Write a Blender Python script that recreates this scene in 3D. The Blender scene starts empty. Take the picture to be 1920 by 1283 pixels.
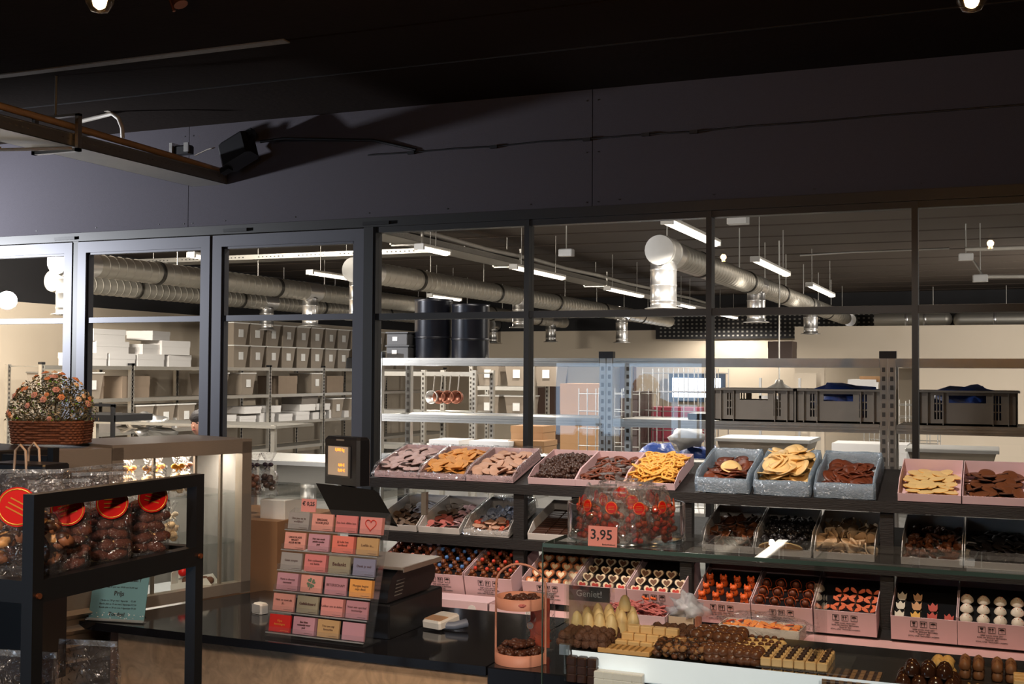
import bpy, math, random
import numpy as np
from mathutils import Matrix, Vector, Euler, noise
S = bpy.context.scene
COL = S.collection
PI = math.pi

# ------------------------------------------------------------------ camera
F_PX, YAW, PITCH, ROLL = 2184.0, math.radians(22.735), math.radians(1.487), math.radians(0.3535)
EYE = Vector((0, 0, 1.6))
_f = Vector((-math.sin(YAW) * math.cos(PITCH), math.cos(YAW) * math.cos(PITCH), math.sin(PITCH)))
_r = Vector((math.cos(YAW), math.sin(YAW), 0)); _u = _r.cross(_f)
CR = _r * math.cos(ROLL) + _u * math.sin(ROLL)
CU = -_r * math.sin(ROLL) + _u * math.cos(ROLL)
CF = _f
cam = bpy.data.cameras.new('camera'); cam.lens = 36 * F_PX / 1920; cam.sensor_width = 36
cam.clip_start = 0.05; cam.clip_end = 100
camo = bpy.data.objects.new('camera', cam); COL.objects.link(camo)
camo.matrix_world = Matrix(((CR.x, CU.x, -CF.x, EYE.x), (CR.y, CU.y, -CF.y, EYE.y), (CR.z, CU.z, -CF.z, EYE.z), (0, 0, 0, 1)))
S.camera = camo

def _ray(px, py): return CR * ((px - 960) / F_PX) - CU * ((py - 641.5) / F_PX) + CF
def at_x(px, py, v): d = _ray(px, py); return EYE + d * ((v - EYE.x) / d.x)
def at_y(px, py, v): d = _ray(px, py); return EYE + d * ((v - EYE.y) / d.y)
def at_z(px, py, v): d = _ray(px, py); return EYE + d * ((v - EYE.z) / d.z)

# ------------------------------------------------------------------ view and world
S.view_settings.view_transform = 'Standard'; S.view_settings.look = 'None'
S.view_settings.gamma = 1; S.view_settings.use_curve_mapping = False
S.view_settings.exposure = 0.0
S.cycles.max_bounces = 10; S.cycles.diffuse_bounces = 3; S.cycles.glossy_bounces = 4
S.cycles.transmission_bounces = 4; S.cycles.transparent_max_bounces = 40
S.cycles.caustics_reflective = False; S.cycles.caustics_refractive = False
S.cycles.sample_clamp_indirect = 6
W = bpy.data.worlds.new('world'); S.world = W; W.use_nodes = True
W.node_tree.nodes['Background'].inputs[0].default_value = (0.55, 0.75, 1.0, 1)
W.node_tree.nodes['Background'].inputs[1].default_value = 4.5

# ------------------------------------------------------------------ lights
def light(name, kind, loc, energy, color, target=None, **kw):
    l = bpy.data.lights.new(name, kind); l.energy = energy; l.color = color
    for k, v in kw.items(): setattr(l, k, v)
    o = bpy.data.objects.new(name, l); COL.objects.link(o); o.location = loc
    if target is not None:
        o.rotation_euler = (Vector(target) - Vector(loc)).to_track_quat('-Z', 'Y').to_euler()
    return o
COOL = (0.72, 0.82, 1.0); WARM = (1.0, 0.74, 0.48); NEUT = (1.0, 0.88, 0.78)
light('window_daylight', 'SPOT', (-7.3, 4.0, 2.15), 950, (0.9, 0.93, 1.0), (-5.5, 5.5, 2.0), spot_size=1.5, spot_blend=0.9, shadow_soft_size=0.07)
for _x in (-8.6, -5.6, -2.6): light('workshop_fill_light', 'AREA', (_x, 6.6, 3.2), 110 if _x < -5 else 35, (1, .93, .85), (_x, 7.4, 0), shape='RECTANGLE', size=1.5, size_y=.1)  # added fill lights, unseen above the header, to brighten the duct caps
light('workshop_fill_light', 'AREA', (-9.6, 8.4, 3.0), 330, (1, .93, .82), (-11.6, 14.5, 1.4), shape='RECTANGLE', size=1.5, size_y=.2)  # added unseen fill to brighten the left workshop wall
light('workshop_side_fill', 'AREA', (2.8, 18.0, 1.9), 330, (1, .95, .88), (-4, 22, 1.6), size=2.2)  # added side fill, out of view, for the dark back walls; no window built
light('workshop_side_fill', 'AREA', (2.8, 11.0, 1.9), 90, (1, .95, .88), (-4, 13, 1.6), size=2.0)  # second added side fill, out of view like the first
light('rack_spot_light', 'SPOT', (-2.1, 3.4, 2.85), 130, NEUT, (-2.1, 4.7, 1.1), spot_size=1.35, spot_blend=0.8, shadow_soft_size=0.05)
light('rack_spot_light', 'SPOT', (-0.6, 3.4, 2.85), 135, NEUT, (-0.7, 4.7, 1.1), spot_size=1.35, spot_blend=0.8, shadow_soft_size=0.05)
light('counter_spot_light', 'SPOT', (-0.9, 0.5, 2.85), 46, NEUT, (-1.6, 2.6, 0.95), spot_size=1.0, spot_blend=0.8, shadow_soft_size=0.05)
light('case_spot_light', 'SPOT', (0.2, 0.8, 2.85), 95, (1, .8, .6), (-0.5, 2.7, 0.95), spot_size=1.1, spot_blend=0.8, shadow_soft_size=0.05)
light('front_panel_fill', 'SPOT', (-0.2, -0.6, 2.2), 140, (1, .82, .66), (-1.7, 2.5, 0.6), spot_size=0.9, spot_blend=0.9, shadow_soft_size=0.08)  # added unseen fill to brighten the counter front panel
light('showcase_spot_light', 'SPOT', (-1.0, 1.9, 2.85), 28, NEUT, (-2.1, 2.8, 1.1), spot_size=0.8, spot_blend=0.8, shadow_soft_size=0.04)
light('bag_spot_light', 'SPOT', (-0.2, 0.3, 2.6), 20, WARM, (-1.3, 1.35, 1.3), spot_size=0.6, spot_blend=0.8, shadow_soft_size=0.03)
light('flower_spot_light', 'SPOT', (-3.6, 1.6, 2.6), 45, NEUT, (-2.5, 2.6, 1.4), spot_size=0.6, spot_blend=0.7, shadow_soft_size=0.05)

# ------------------------------------------------------------------ materials
def s2l(c): return tuple((x / 255 / 12.92) if x / 255 <= 0.04045 else ((x / 255 + 0.055) / 1.055) ** 2.4 for x in c)
MATS = {}
def mat(name, rgb, rough=0.6, metal=0.0, var=0.12, scale=12.0, bump=0.0, bscale=None, emit=0.0, emit_rgb=None, spec=0.5, alpha=None, coat=0.0, stretch=None, dist=0.0):
    if name in MATS: return MATS[name]
    m = bpy.data.materials.new(name); m.use_nodes = True; MATS[name] = m
    nt = m.node_tree; b = nt.nodes['Principled BSDF']
    c = s2l(rgb); tc = nt.nodes.new('ShaderNodeTexCoord'); mp = nt.nodes.new('ShaderNodeMapping')
    nt.links.new(tc.outputs['Object'], mp.inputs[0])
    if stretch: mp.inputs['Scale'].default_value = stretch
    n = nt.nodes.new('ShaderNodeTexNoise'); n.inputs['Scale'].default_value = scale; n.inputs['Detail'].default_value = 3; n.inputs['Distortion'].default_value = dist
    nt.links.new(mp.outputs[0], n.inputs[0])
    r = nt.nodes.new('ShaderNodeMix'); r.data_type = 'RGBA'
    r.inputs[6].default_value = tuple(x * (1 - var) for x in c) + (1,); r.inputs[7].default_value = tuple(min(1, x * (1 + var)) for x in c) + (1,)
    nt.links.new(n.outputs[0], r.inputs[0]); nt.links.new(r.outputs[2], b.inputs['Base Color'])
    b.inputs['Roughness'].default_value = rough; b.inputs['Metallic'].default_value = metal
    b.inputs['Specular IOR Level'].default_value = spec; b.inputs['Coat Weight'].default_value = coat
    if bump:
        n2 = nt.nodes.new('ShaderNodeTexNoise'); n2.inputs['Scale'].default_value = bscale or scale * 4
        nt.links.new(mp.outputs[0], n2.inputs[0])
        bp = nt.nodes.new('ShaderNodeBump'); bp.inputs['Strength'].default_value = bump; bp.inputs['Distance'].default_value = 0.01
        nt.links.new(n2.outputs[0], bp.inputs['Height']); nt.links.new(bp.outputs[0], b.inputs['Normal'])
    if emit:
        b.inputs['Emission Color'].default_value = s2l(emit_rgb or rgb) + (1,); b.inputs['Emission Strength'].default_value = emit
    if alpha is not None: b.inputs['Alpha'].default_value = alpha
    return m
def film(name, tint=(1, 1, 1), body=0.04, rough=0.1, crinkle=0.0, ior=1.45, diffuse=0.0, drgb=(200, 210, 220), cscale=30):
    if name in MATS: return MATS[name]
    m = bpy.data.materials.new(name); m.use_nodes = True; MATS[name] = m; nt = m.node_tree
    for x in list(nt.nodes): nt.nodes.remove(x)
    N = nt.nodes.new; L = nt.links.new
    out = N('ShaderNodeOutputMaterial'); t = N('ShaderNodeBsdfTransparent'); t.inputs[0].default_value = tint + (1,)
    g = N('ShaderNodeBsdfGlossy'); g.inputs['Roughness'].default_value = rough
    fr = N('ShaderNodeFresnel'); ge = N('ShaderNodeNewGeometry'); mr = N('ShaderNodeMapRange'); mr.inputs['To Min'].default_value = ior; mr.inputs['To Max'].default_value = 1 / ior; L(ge.outputs['Backfacing'], mr.inputs['Value']); L(mr.outputs[0], fr.inputs[0])
    ad = N('ShaderNodeMath'); ad.operation = 'ADD'; ad.inputs[1].default_value = body; ad.use_clamp = True
    L(fr.outputs[0], ad.inputs[0]); mx = N('ShaderNodeMixShader'); L(ad.outputs[0], mx.inputs[0]); L(t.outputs[0], mx.inputs[1]); L(g.outputs[0], mx.inputs[2])
    last = mx
    if diffuse:
        d = N('ShaderNodeBsdfDiffuse'); d.inputs[0].default_value = s2l(drgb) + (1,)
        m2 = N('ShaderNodeMixShader'); m2.inputs[0].default_value = diffuse; L(mx.outputs[0], m2.inputs[1]); L(d.outputs[0], m2.inputs[2]); last = m2
    L(last.outputs[0], out.inputs[0])
    if crinkle:
        tc = N('ShaderNodeTexCoord'); n = N('ShaderNodeTexNoise'); n.inputs['Scale'].default_value = cscale; n.inputs['Detail'].default_value = 2; n.inputs['Distortion'].default_value = 1.5
        L(tc.outputs['Object'], n.inputs[0]); bp = N('ShaderNodeBump'); bp.inputs['Strength'].default_value = crinkle; bp.inputs['Distance'].default_value = 0.02
        L(n.outputs[0], bp.inputs['Height']); L(bp.outputs[0], g.inputs['Normal']); L(bp.outputs[0], fr.inputs['Normal'])
    return m
PANE = film('window_glass', body=0.0, rough=0.0, ior=1.45)
CASEG = film('case_glass', tint=(0.97, 0.99, 0.98), body=0.003, rough=0.0, ior=1.3)
ACRY = film('acrylic', body=0.02, rough=0.03, diffuse=0.02)
CELLO = film('cellophane', body=0.02, rough=0.16, crinkle=1.0, diffuse=0.02, drgb=(235, 225, 225), cscale=45)
BLUEF = film('blue_film', tint=(0.8, 0.88, 0.96), body=0.22, rough=0.22, crinkle=1.0, diffuse=0.33, drgb=(165, 190, 212), cscale=60)
GLASSEDGE = mat('glass_edge', (70, 90, 84), 0.2)
FRAME = mat('anthracite_frame', (72, 72, 78), 0.45, 0.3, 0.06)
FRAME2 = mat('black_frame', (23, 21, 20), 0.45, 0.1, 0.06)
WALLP = mat('grey_wall_panel', (72, 69, 75), 0.85, 0, 0.05, 60, 0.15, 300, spec=0.15)
CEIL = mat('dark_ceiling', (30, 22, 18), 0.95, 0, 0.2, 3, 0.2, 30, spec=0.08)
DECK = mat('brown_deck', (66, 54, 44), 0.7, 0, 0.12, 4)
CREAM = mat('cream_wall', (222, 206, 184), 0.8, 0, 0.03, 1.5)
DARKP = mat('dark_panel', (35, 34, 36), 0.8)
FLOORM = mat('grey_floor', (110, 108, 104), 0.5, 0, 0.1, 3)
GALV = mat('galvanised_steel', (190, 186, 178), 0.32, 0.85, 0.1, 25, 0.05)
DUCTM = mat('spiral_duct_steel', (188, 182, 170), 0.45, 0.75, 0.08, 6, 0.04, 40)
FOIL = mat('shiny_duct_foil', (225, 222, 218), 0.3, 0.9, 0.05, 10, 0.12, 25)
ZINC = mat('zinc_tray', (168, 164, 156), 0.4, 0.8, 0.1, 20)
PIPE = mat('tan_pipe', (196, 164, 134), 0.5, 0, 0.1)
PVC = mat('white_conduit', (205, 198, 186), 0.45)
BLACKM = mat('black_metal', (26, 25, 26), 0.42, 0.3, 0.1)
BLACKW = mat('black_stained_wood', (33, 30, 29), 0.6, 0, 0.35, 8, 0.2, 40, stretch=(1, 6, 6))
BLACKP = mat('black_plastic', (24, 24, 27), 0.38, 0, 0.1)
COUNTM = mat('black_counter_stone', (28, 28, 32), 0.09, 0, 0.2, 30)
STEEL = mat('brushed_steel', (172, 161, 150), 0.35, 0.6, 0.1, 60, stretch=(1, 1, 12))
CARDP = mat('pink_carton', (222, 190, 194), 0.75, 0, 0.04)
CARDW = mat('white_carton', (226, 222, 218), 0.75, 0, 0.03)
CARDK = mat('kraft_carton', (165, 125, 85), 0.8, 0, 0.06)
INK = mat('black_ink', (38, 34, 34), 0.7)
INKB = mat('brown_ink', (110, 48, 40), 0.7)
TUBE = mat('lit_tube', (255, 250, 240), 0.5, emit=3.5, emit_rgb=(255, 240, 222))
WHITEP = mat('white_plastic', (232, 230, 226), 0.4)
BINM = film('bin_plastic', tint=(0.85, 0.84, 0.82), body=0.03, rough=0.3, diffuse=0.62, drgb=(178, 164, 148))
GREYP = mat('grey_plastic', (140, 131, 120), 0.5)
GREYD = mat('dark_grey_plastic', (72, 70, 70), 0.5)
BLUEP = mat('blue_plastic_bag', (45, 75, 150), 0.35, 0, 0.2, 10, 0.6, 20)
WHITEL = mat('white_laminate', (238, 236, 232), 0.35)

# ------------------------------------------------------------------ mesh builder
class MB:
    def __init__(s): s.v = []; s.f = []; s.m = []; s.s = []; s.p = [0]
    def add(s, vs, fs, m=0, smooth=False, M=None, cont=False):
        b = len(s.v)
        if not cont and b: s.p.append(b)
        for p in vs: s.v.append(tuple(M @ Vector(p)) if M is not None else tuple(p))
        for f in fs: s.f.append([i + b for i in f]); s.m.append(m); s.s.append(smooth)
        return s
    def bx(s, x0, x1, y0, y1, z0, z1, m=0, M=None):
        vs = [(x0, y0, z0), (x1, y0, z0), (x1, y1, z0), (x0, y1, z0), (x0, y0, z1), (x1, y0, z1), (x1, y1, z1), (x0, y1, z1)]
        return s.add(vs, [(3, 2, 1, 0), (4, 5, 6, 7), (0, 1, 5, 4), (1, 2, 6, 5), (2, 3, 7, 6), (3, 0, 4, 7)], m, False, M)
    def bv(s, x0, x1, y0, y1, z0, z1, b=0.004, m=0, M=None):          # box with chamfered vertical edges and top
        def ring(i, z): return [(x0 + b + i, y0 + i, z), (x1 - b - i, y0 + i, z), (x1 - i, y0 + b + i, z), (x1 - i, y1 - b - i, z), (x1 - b - i, y1 - i, z), (x0 + b + i, y1 - i, z), (x0 + i, y1 - b - i, z), (x0 + i, y0 + b + i, z)]
        vs = ring(0, z0) + ring(0, z1 - b) + ring(b * .7, z1)
        fs = [tuple(range(7, -1, -1)), tuple(range(16, 24))]
        for k in (0, 8):
            for i in range(8): j = (i + 1) % 8; fs.append((k + i, k + j, k + 8 + j, k + 8 + i))
        return s.add(vs, fs, m, False, M)
    def cyl(s, p0, p1, r0, r1=None, n=12, m=0, caps=True, smooth=True, M=None):
        r1 = r0 if r1 is None else r1; p0 = Vector(p0); p1 = Vector(p1); d = (p1 - p0)
        q = d.to_track_quat('Z', 'Y').to_matrix(); vs = []
        for p, r in ((p0, r0), (p1, r1)):
            for i in range(n): a = 2 * PI * i / n; vs.append(p + q @ Vector((r * math.cos(a), r * math.sin(a), 0)))
        s.add(vs, [(i, (i + 1) % n, n + (i + 1) % n, n + i) for i in range(n)], m, smooth, M)
        if caps: s.add(vs, [tuple(range(n - 1, -1, -1)), tuple(range(n, 2 * n))], m, False, M, cont=True)
        return s
    def tube(s, pts, r, n=8, m=0, closed=False, M=None, smooth=True):
        pts = [Vector(p) for p in pts]; N = len(pts); vs = []; fs = []; up = None
        for i, p in enumerate(pts):
            t = (pts[(i + 1) % N] - pts[i - 1]) if closed or 0 < i < N - 1 else (pts[1] - pts[0] if i == 0 else pts[-1] - pts[-2])
            t.normalize()
            if up is None: up = t.orthogonal()
            up = (up - t * up.dot(t)).normalized(); w = t.cross(up); rr = r[i] if isinstance(r, (list, tuple)) else r
            for k in range(n): a = 2 * PI * k / n; vs.append(p + (up * math.cos(a) + w * math.sin(a)) * rr)
        for i in range(N if closed else N - 1):
            j = (i + 1) % N
            for k in range(n): l = (k + 1) % n; fs.append((i * n + k, i * n + l, j * n + l, j * n + k))
        s.add(vs, fs, m, smooth, M)
        if not closed: s.add(vs, [tuple(range(n - 1, -1, -1)), tuple(range((N - 1) * n, N * n))], m, False, M, cont=True)
        return s
    def lathe(s, prof, n=20, m=0, M=None, smooth=True, wob=None, caps=False):
        vs = []; fs = []
        for j, (r, z) in enumerate(prof):
            for i in range(n):
                a = 2 * PI * i / n; rr = r * (wob(a, z) if wob else 1); vs.append((rr * math.cos(a), rr * math.sin(a), z))
        for j in range(len(prof) - 1):
            for i in range(n): k = (i + 1) % n; fs.append((j * n + i, j * n + k, j * n + n + k, j * n + n + i))
        if caps and prof[0][0] > 1e-6: fs.append(tuple(range(n - 1, -1, -1)))
        if caps and prof[-1][0] > 1e-6: fs.append(tuple(range((len(prof) - 1) * n, len(prof) * n)))
        return s.add(vs, fs, m, smooth, M)
    def prism(s, poly, z0, z1, m=0, M=None, inset=0, smooth=False):
        n = len(poly); vs = [(x, y, z0) for x, y in poly] + [(x, y, z1) for x, y in poly]
        fs = [tuple(range(n - 1, -1, -1)), tuple(range(n, 2 * n))] + [(i, (i + 1) % n, n + (i + 1) % n, n + i) for i in range(n)]
        return s.add(vs, fs, m, smooth, M)
    def ell(s, c, r, m=0, nu=10, nv=6, M=None, wob=0, seed=0):
        vs = []; fs = []
        for j in range(nv + 1):
            th = PI * j / nv
            for i in range(nu):
                a = 2 * PI * i / nu; d = Vector((math.sin(th) * math.cos(a), math.sin(th) * math.sin(a), math.cos(th)))
                k = 1 + (wob * noise.noise(d * 2.3 + Vector((seed, 0, 0))) if wob else 0)
                vs.append((c[0] + r[0] * d.x * k, c[1] + r[1] * d.y * k, c[2] + r[2] * d.z * k))
        for j in range(nv):
            for i in range(nu): k = (i + 1) % nu; fs.append((j * nu + i, j * nu + nu + i, j * nu + nu + k, j * nu + k))
        return s.add(vs, fs, m, True, M)
    def mesh(s, name, mats):
        me = bpy.data.meshes.new(name); me.from_pydata(s.v, [], s.f)
        for mm in (mats if isinstance(mats, (list, tuple)) else [mats]): me.materials.append(mm)
        me.polygons.foreach_set('material_index', s.m); me.polygons.foreach_set('use_smooth', s.s); me.update()
        return me
    def build(s, name, mats, parent=None, world=True):
        """parent given: verts are world coordinates unless world=False"""
        if parent is not None and world:
            I = MW[parent.name].inverted(); s.v = [tuple(I @ Vector(p)) for p in s.v]
        loc = None
        if parent is None and s.v:
            a = np.array(s.v); loc = ((a[:, 0].min() + a[:, 0].max()) / 2, (a[:, 1].min() + a[:, 1].max()) / 2, a[:, 2].min())
            s.v = [tuple(r) for r in (a - np.array(loc))]
        o = bpy.data.objects.new(name, s.mesh(name, mats)); COL.objects.link(o)
        if parent is not None: o.parent = parent; MW[o.name] = MW[parent.name]
        elif loc: o.location = loc; MW[o.name] = Matrix.Translation(loc)
        return o
def each(mb, name, mats, parent):          # every shape added to mb becomes an object of its own
    out = []; cuts = mb.p + [len(mb.v)]
    for a, b in zip(cuts, cuts[1:]):
        q = MB(); q.v = mb.v[a:b]
        for f, m_, s_ in zip(mb.f, mb.m, mb.s):
            if a <= f[0] < b: q.f.append([i - a for i in f]); q.m.append(m_); q.s.append(s_)
        out.append(q.build(name, mats, parent))
    return out
MW = {}
def T(x, y=0, z=0): return Matrix.Translation((x, y, z))
def RX(a): return Matrix.Rotation(a, 4, 'X')
def RY(a): return Matrix.Rotation(a, 4, 'Y')
def RZ(a): return Matrix.Rotation(a, 4, 'Z')
def tag(o, label, cat, group=None, kind=None):
    o['label'] = label; o['category'] = cat
    if group: o['group'] = group
    if kind: o['kind'] = kind
    return o
def thing(name, label, cat, M, group=None):
    o = bpy.data.objects.new(name, None); COL.objects.link(o); o.empty_display_size = 0.05
    if not isinstance(M, Matrix): M = Matrix.Translation(M)
    o.matrix_world = M; MW[o.name] = M.copy()
    return tag(o, label, cat, group)
def struct(name, mb, m, parent=None):
    o = mb.build(name, m, parent)
    if parent is None: o['kind'] = 'structure'
    return o
def sempty(name, loc=(0, 0, 0)):
    o = bpy.data.objects.new(name, None); COL.objects.link(o); o.location = loc; MW[o.name] = Matrix.Translation(loc); o['kind'] = 'structure'; return o
def place(name, mesh, M, label, cat, group=None, parts=(), kind=None):
    o = bpy.data.objects.new(name, mesh); COL.objects.link(o); o.matrix_world = M; MW[o.name] = M.copy()
    tag(o, label, cat, group, kind)
    for pn, pm in parts:
        c = bpy.data.objects.new(pn, pm); COL.objects.link(c); c.parent = o
    return o
def copy_tree(o, M, label=None, group=None, parent=None):
    c = o.copy(); COL.objects.link(c)
    if parent is None:
        c.matrix_world = M; MW[c.name] = M.copy()
        if label: c['label'] = label
        if group: c['group'] = group
    else: c.parent = parent
    for ch in list(o.children): copy_tree(ch, None, parent=c)
    return c
_tc = {}
def text_geo(s, size=0.01, spacing=1.0, bold=0.0):
    k = (s, size, bold)
    if k in _tc: return _tc[k]
    cu = bpy.data.curves.new('writing', 'FONT'); cu.body = s; cu.size = size; cu.align_x = 'CENTER'; cu.align_y = 'CENTER'
    cu.resolution_u = 2; cu.extrude = 0.0003; cu.space_line = 1.05; cu.offset = bold
    o = bpy.data.objects.new('writing', cu); COL.objects.link(o)
    dg = bpy.context.evaluated_depsgraph_get(); me = bpy.data.meshes.new_from_object(o.evaluated_get(dg))
    r = ([tuple(v.co) for v in me.vertices], [tuple(p.vertices) for p in me.polygons])
    bpy.data.objects.remove(o); bpy.data.curves.remove(cu); bpy.data.meshes.remove(me)
    _tc[k] = r; return r
def txt(mb, s, size, M, m=0, bold=0.0):
    vs, fs = text_geo(s, size, bold=bold); mb.add(vs, fs, m, False, M)
UPR = RX(PI / 2)          # drawing plane x,y -> x,z facing -Y
RNG = random.Random(7)
def rnd(a, b): return RNG.uniform(a, b)

# ================================================================== STRUCTURE
WY = 5.5; HZ = 2.39; MZ = 1.893; CZ = 3.015
struct('floor', MB().bx(-7.5, 3, -4, 26, -0.1, 0), FLOORM)
struct('floor_workshop', MB().bx(-13.5, -7.5, 5.4, 26, -0.1, 0), FLOORM)
cb = MB().bx(-7.5, 3, -4, 4.18, CZ, CZ + 0.1).bx(-7.5, 3, 4.2, WY, CZ, CZ + 0.1).bx(-7.5, 3, 4.18, 4.2, CZ + .02, CZ + .1)
struct('ceiling', cb, CEIL)
struct('trim_1', MB().bx(-7.5, at_z(530, 72, CZ).x, 4.165, 4.215, CZ - 0.006, CZ), mat('pale_joint_strip', (120, 116, 112), 0.6, 0, 0.4, 40))
for k, y in enumerate((3.1, 4.75)):
    struct('trim_%d' % (k + 2), MB().bx(-7.5, 3, y, y + 0.012, CZ - 0.004, CZ), FRAME2)
# header above the glazed partition in four boards
hd = MB(); xs = [-7.5, -4.34, -1.87, 0.62, 3]
for a, b in zip(xs, xs[1:]): hd.bx(a + 0.002, b - 0.002, WY - 0.015, WY + 0.06, HZ + 0.035, CZ)
for x in [q for a in xs[1:-1] for q in (a - .03, a + .03)]:
    for z in (2.45, 2.7, 2.96): hd.cyl((x, WY - 0.017, z), (x, WY - 0.012, z), 0.004, n=6, m=1)
for k in range(20):
    hd.cyl((-6.9 + k * 0.47, WY - 0.017, 2.455), (-6.9 + k * .47, WY - 0.012, 2.455), 0.004, n=6, m=1)
struct('wall_partition', hd, [WALLP, FRAME2])
struct('wall_left', MB().bx(-7.6, -7.5, -4, WY, 0, CZ), mat('shop_wall', (95, 92, 92), 0.8))
struct('wall_right', MB().bx(3, 3.1, -4, 26, 0, 3.3), mat('shop_wall', (95, 92, 92)))
bw = MB().bx(-7.5, -5.7, -4.1, -4, 0, CZ).bx(-3.55, 3, -4.1, -4, 0, CZ).bx(-5.7, -3.55, -4.1, -4, 1.78, CZ).bx(-5.7, -3.55, -4.1, -4, 0, 0.35)
struct('wall_back', bw, mat('shop_wall', (95, 92, 92)))
wb = sempty('window_9', (-4.6, -4.05, 0.35))
fr = MB().bx(-5.7, -3.55, -4.07, -4.02, .35, .4).bx(-5.7, -3.55, -4.07, -4.02, 1.73, 1.78)
for x in (-5.7, -4.65, -3.6): fr.bx(x, x + .05, -4.07, -4.02, .35, 1.78)
struct('window_frame', fr, FRAME2, wb)

# glazed partition
def leaf(n, x0, x1, kind):
    o = sempty(n, ((x0 + x1) / 2, WY, 0)); mt = FRAME
    w = 0.062; f = MB()
    for a, b in ((x0, x0 + w), (x1 - w, x1)): f.bx(a, b, WY - 0.035, WY + 0.035, 0.02, HZ - 0.02)
    f.bx(x0 + w, x1 - w, WY - 0.035, WY + 0.035, HZ - 0.085, HZ - 0.02); f.bx(x0 + w, x1 - w, WY - 0.035, WY + 0.035, 0.02, 0.2)
    for a, b in ((x0 + w, x0 + w + .012), (x1 - w - .012, x1 - w)): f.bx(a, b, WY - 0.02, WY + 0.02, 0.2, HZ - 0.085)
    f.bx(x0 + w, x1 - w, WY - 0.02, WY + 0.02, HZ - 0.097, HZ - 0.085)
    struct('door_frame', f, mt, o)
    struct('muntin', MB().bx(x0 + w, x1 - w, WY - 0.022, WY + 0.022, MZ - 0.012, MZ + 0.02), mt, o)
    struct('upper_pane', MB().bx(x0 + w + .004, x1 - w - .004, WY - 0.002, WY + 0.002, MZ + .022, HZ - .09), PANE, o)
    struct('lower_pane', MB().bx(x0 + w + .004, x1 - w - .004, WY - 0.002, WY + 0.002, .205, MZ - .014), PANE, o)
leaf('door_1', -6.16, -5.185, 0); leaf('door_2', -5.14, -4.17, 1); leaf('door_3', -4.15, -3.16, 2)
struct('trim_5', MB().bx(-7.5, 3, WY - 0.045, WY + 0.05, HZ - 0.015, HZ + 0.035), FRAME2)
struct('trim_6', MB().bx(-5.183, -5.142, WY - 0.03, WY + 0.03, 0, HZ - .015).bx(-3.157, -3.10, WY - 0.04, WY + 0.04, 0, HZ - .015), FRAME2)
mull = [-3.10, -2.213, -1.277, -0.348, 0.585, 1.52]
for k, (a, b) in enumerate(zip(mull, mull[1:])):
    o = sempty('window_%d' % (k + 1), ((a + b) / 2, WY, 0)); w = 0.0135
    f = MB().bx(a, a + w, WY - 0.035, WY + 0.035, 0, HZ - .015).bx(b - w, b, WY - 0.035, WY + 0.035, 0, HZ - .015).bx(a + w, b - w, WY - .03, WY + .03, HZ - .045, HZ - .015)
    struct('window_frame', f, FRAME2, o)
    struct('muntin', MB().bx(a + w, b - w, WY - 0.028, WY + 0.028, MZ - 0.017, MZ + 0.017), FRAME2, o)
    struct('upper_pane', MB().bx(a + w, b - w, WY - 0.002, WY + 0.002, MZ + .019, HZ - .046), PANE, o)
    struct('lower_pane', MB().bx(a + w, b - w, WY - 0.002, WY + 0.002, 0.01, MZ - .019), PANE, o)
for k, px in enumerate((115, 430, 690)):       # hinge plates over the leaves
    p = at_y(px, 440, WY); struct('trim_%d' % (7 + k), MB().bx(p.x, p.x + .16, WY - .06, WY - .045, HZ - .005, HZ + .012), BLACKM)

# workshop shell
DZ = 3.3
dk = MB(); y = WY + 0.1
while y < 25:
    dk.add([(-13.5, y, DZ), (3, y, DZ), (3, y + 1, DZ), (-13.5, y + 1, DZ), (-13.5, y + 1.02, DZ + .05), (3, y + 1.02, DZ + .05), (-13.5, y + 1.1, DZ + .05), (3, y + 1.1, DZ + .05), (-13.5, y + 1.12, DZ), (3, y + 1.12, DZ)],
           [(0, 1, 2, 3), (3, 2, 5, 4), (4, 5, 7, 6), (6, 7, 9, 8)]); y += 1.12
dk.bx(-13.5, 3, WY + .06, 26, DZ + .06, DZ + .12)
struct('ceiling_workshop', dk, DECK)
struct('wall_workshop_front', MB().bx(-13.5, -7.5, WY - .05, WY + .06, 0, DZ).bx(-7.5, 3, WY + .06, WY + .1, 2.6, DZ), DARKP)
struct('wall_workshop_left', MB().bx(-12.2, -12.1, 5.5, 26, 0, 2.5).bx(-12.2, -12.1, 5.5, 26, 2.5, DZ, m=1), [CREAM, DARKP])
wbk = MB().bx(-13.5, 3, 25, 25.1, 2.55, DZ, m=1).bx(-13.5, 3, 25, 25.1, 0, 2.55)
struct('wall_workshop_back', wbk, [CREAM, DARKP])
# perforated sound panels high on the back wall
pf = MB().bx(-7.0, -2.3, 24.9, 24.98, 2.35, 2.9)
for i in range(46):
    for j in range(6): pf.bx(-6.9 + i * .1, -6.86 + i * .1, 24.88, 24.9, 2.4 + j * .085, 2.435 + j * .085, m=1)
struct('wall_panel_perforated', pf, [DARKP, mat('panel_hole', (150, 146, 138), .6)])
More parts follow.
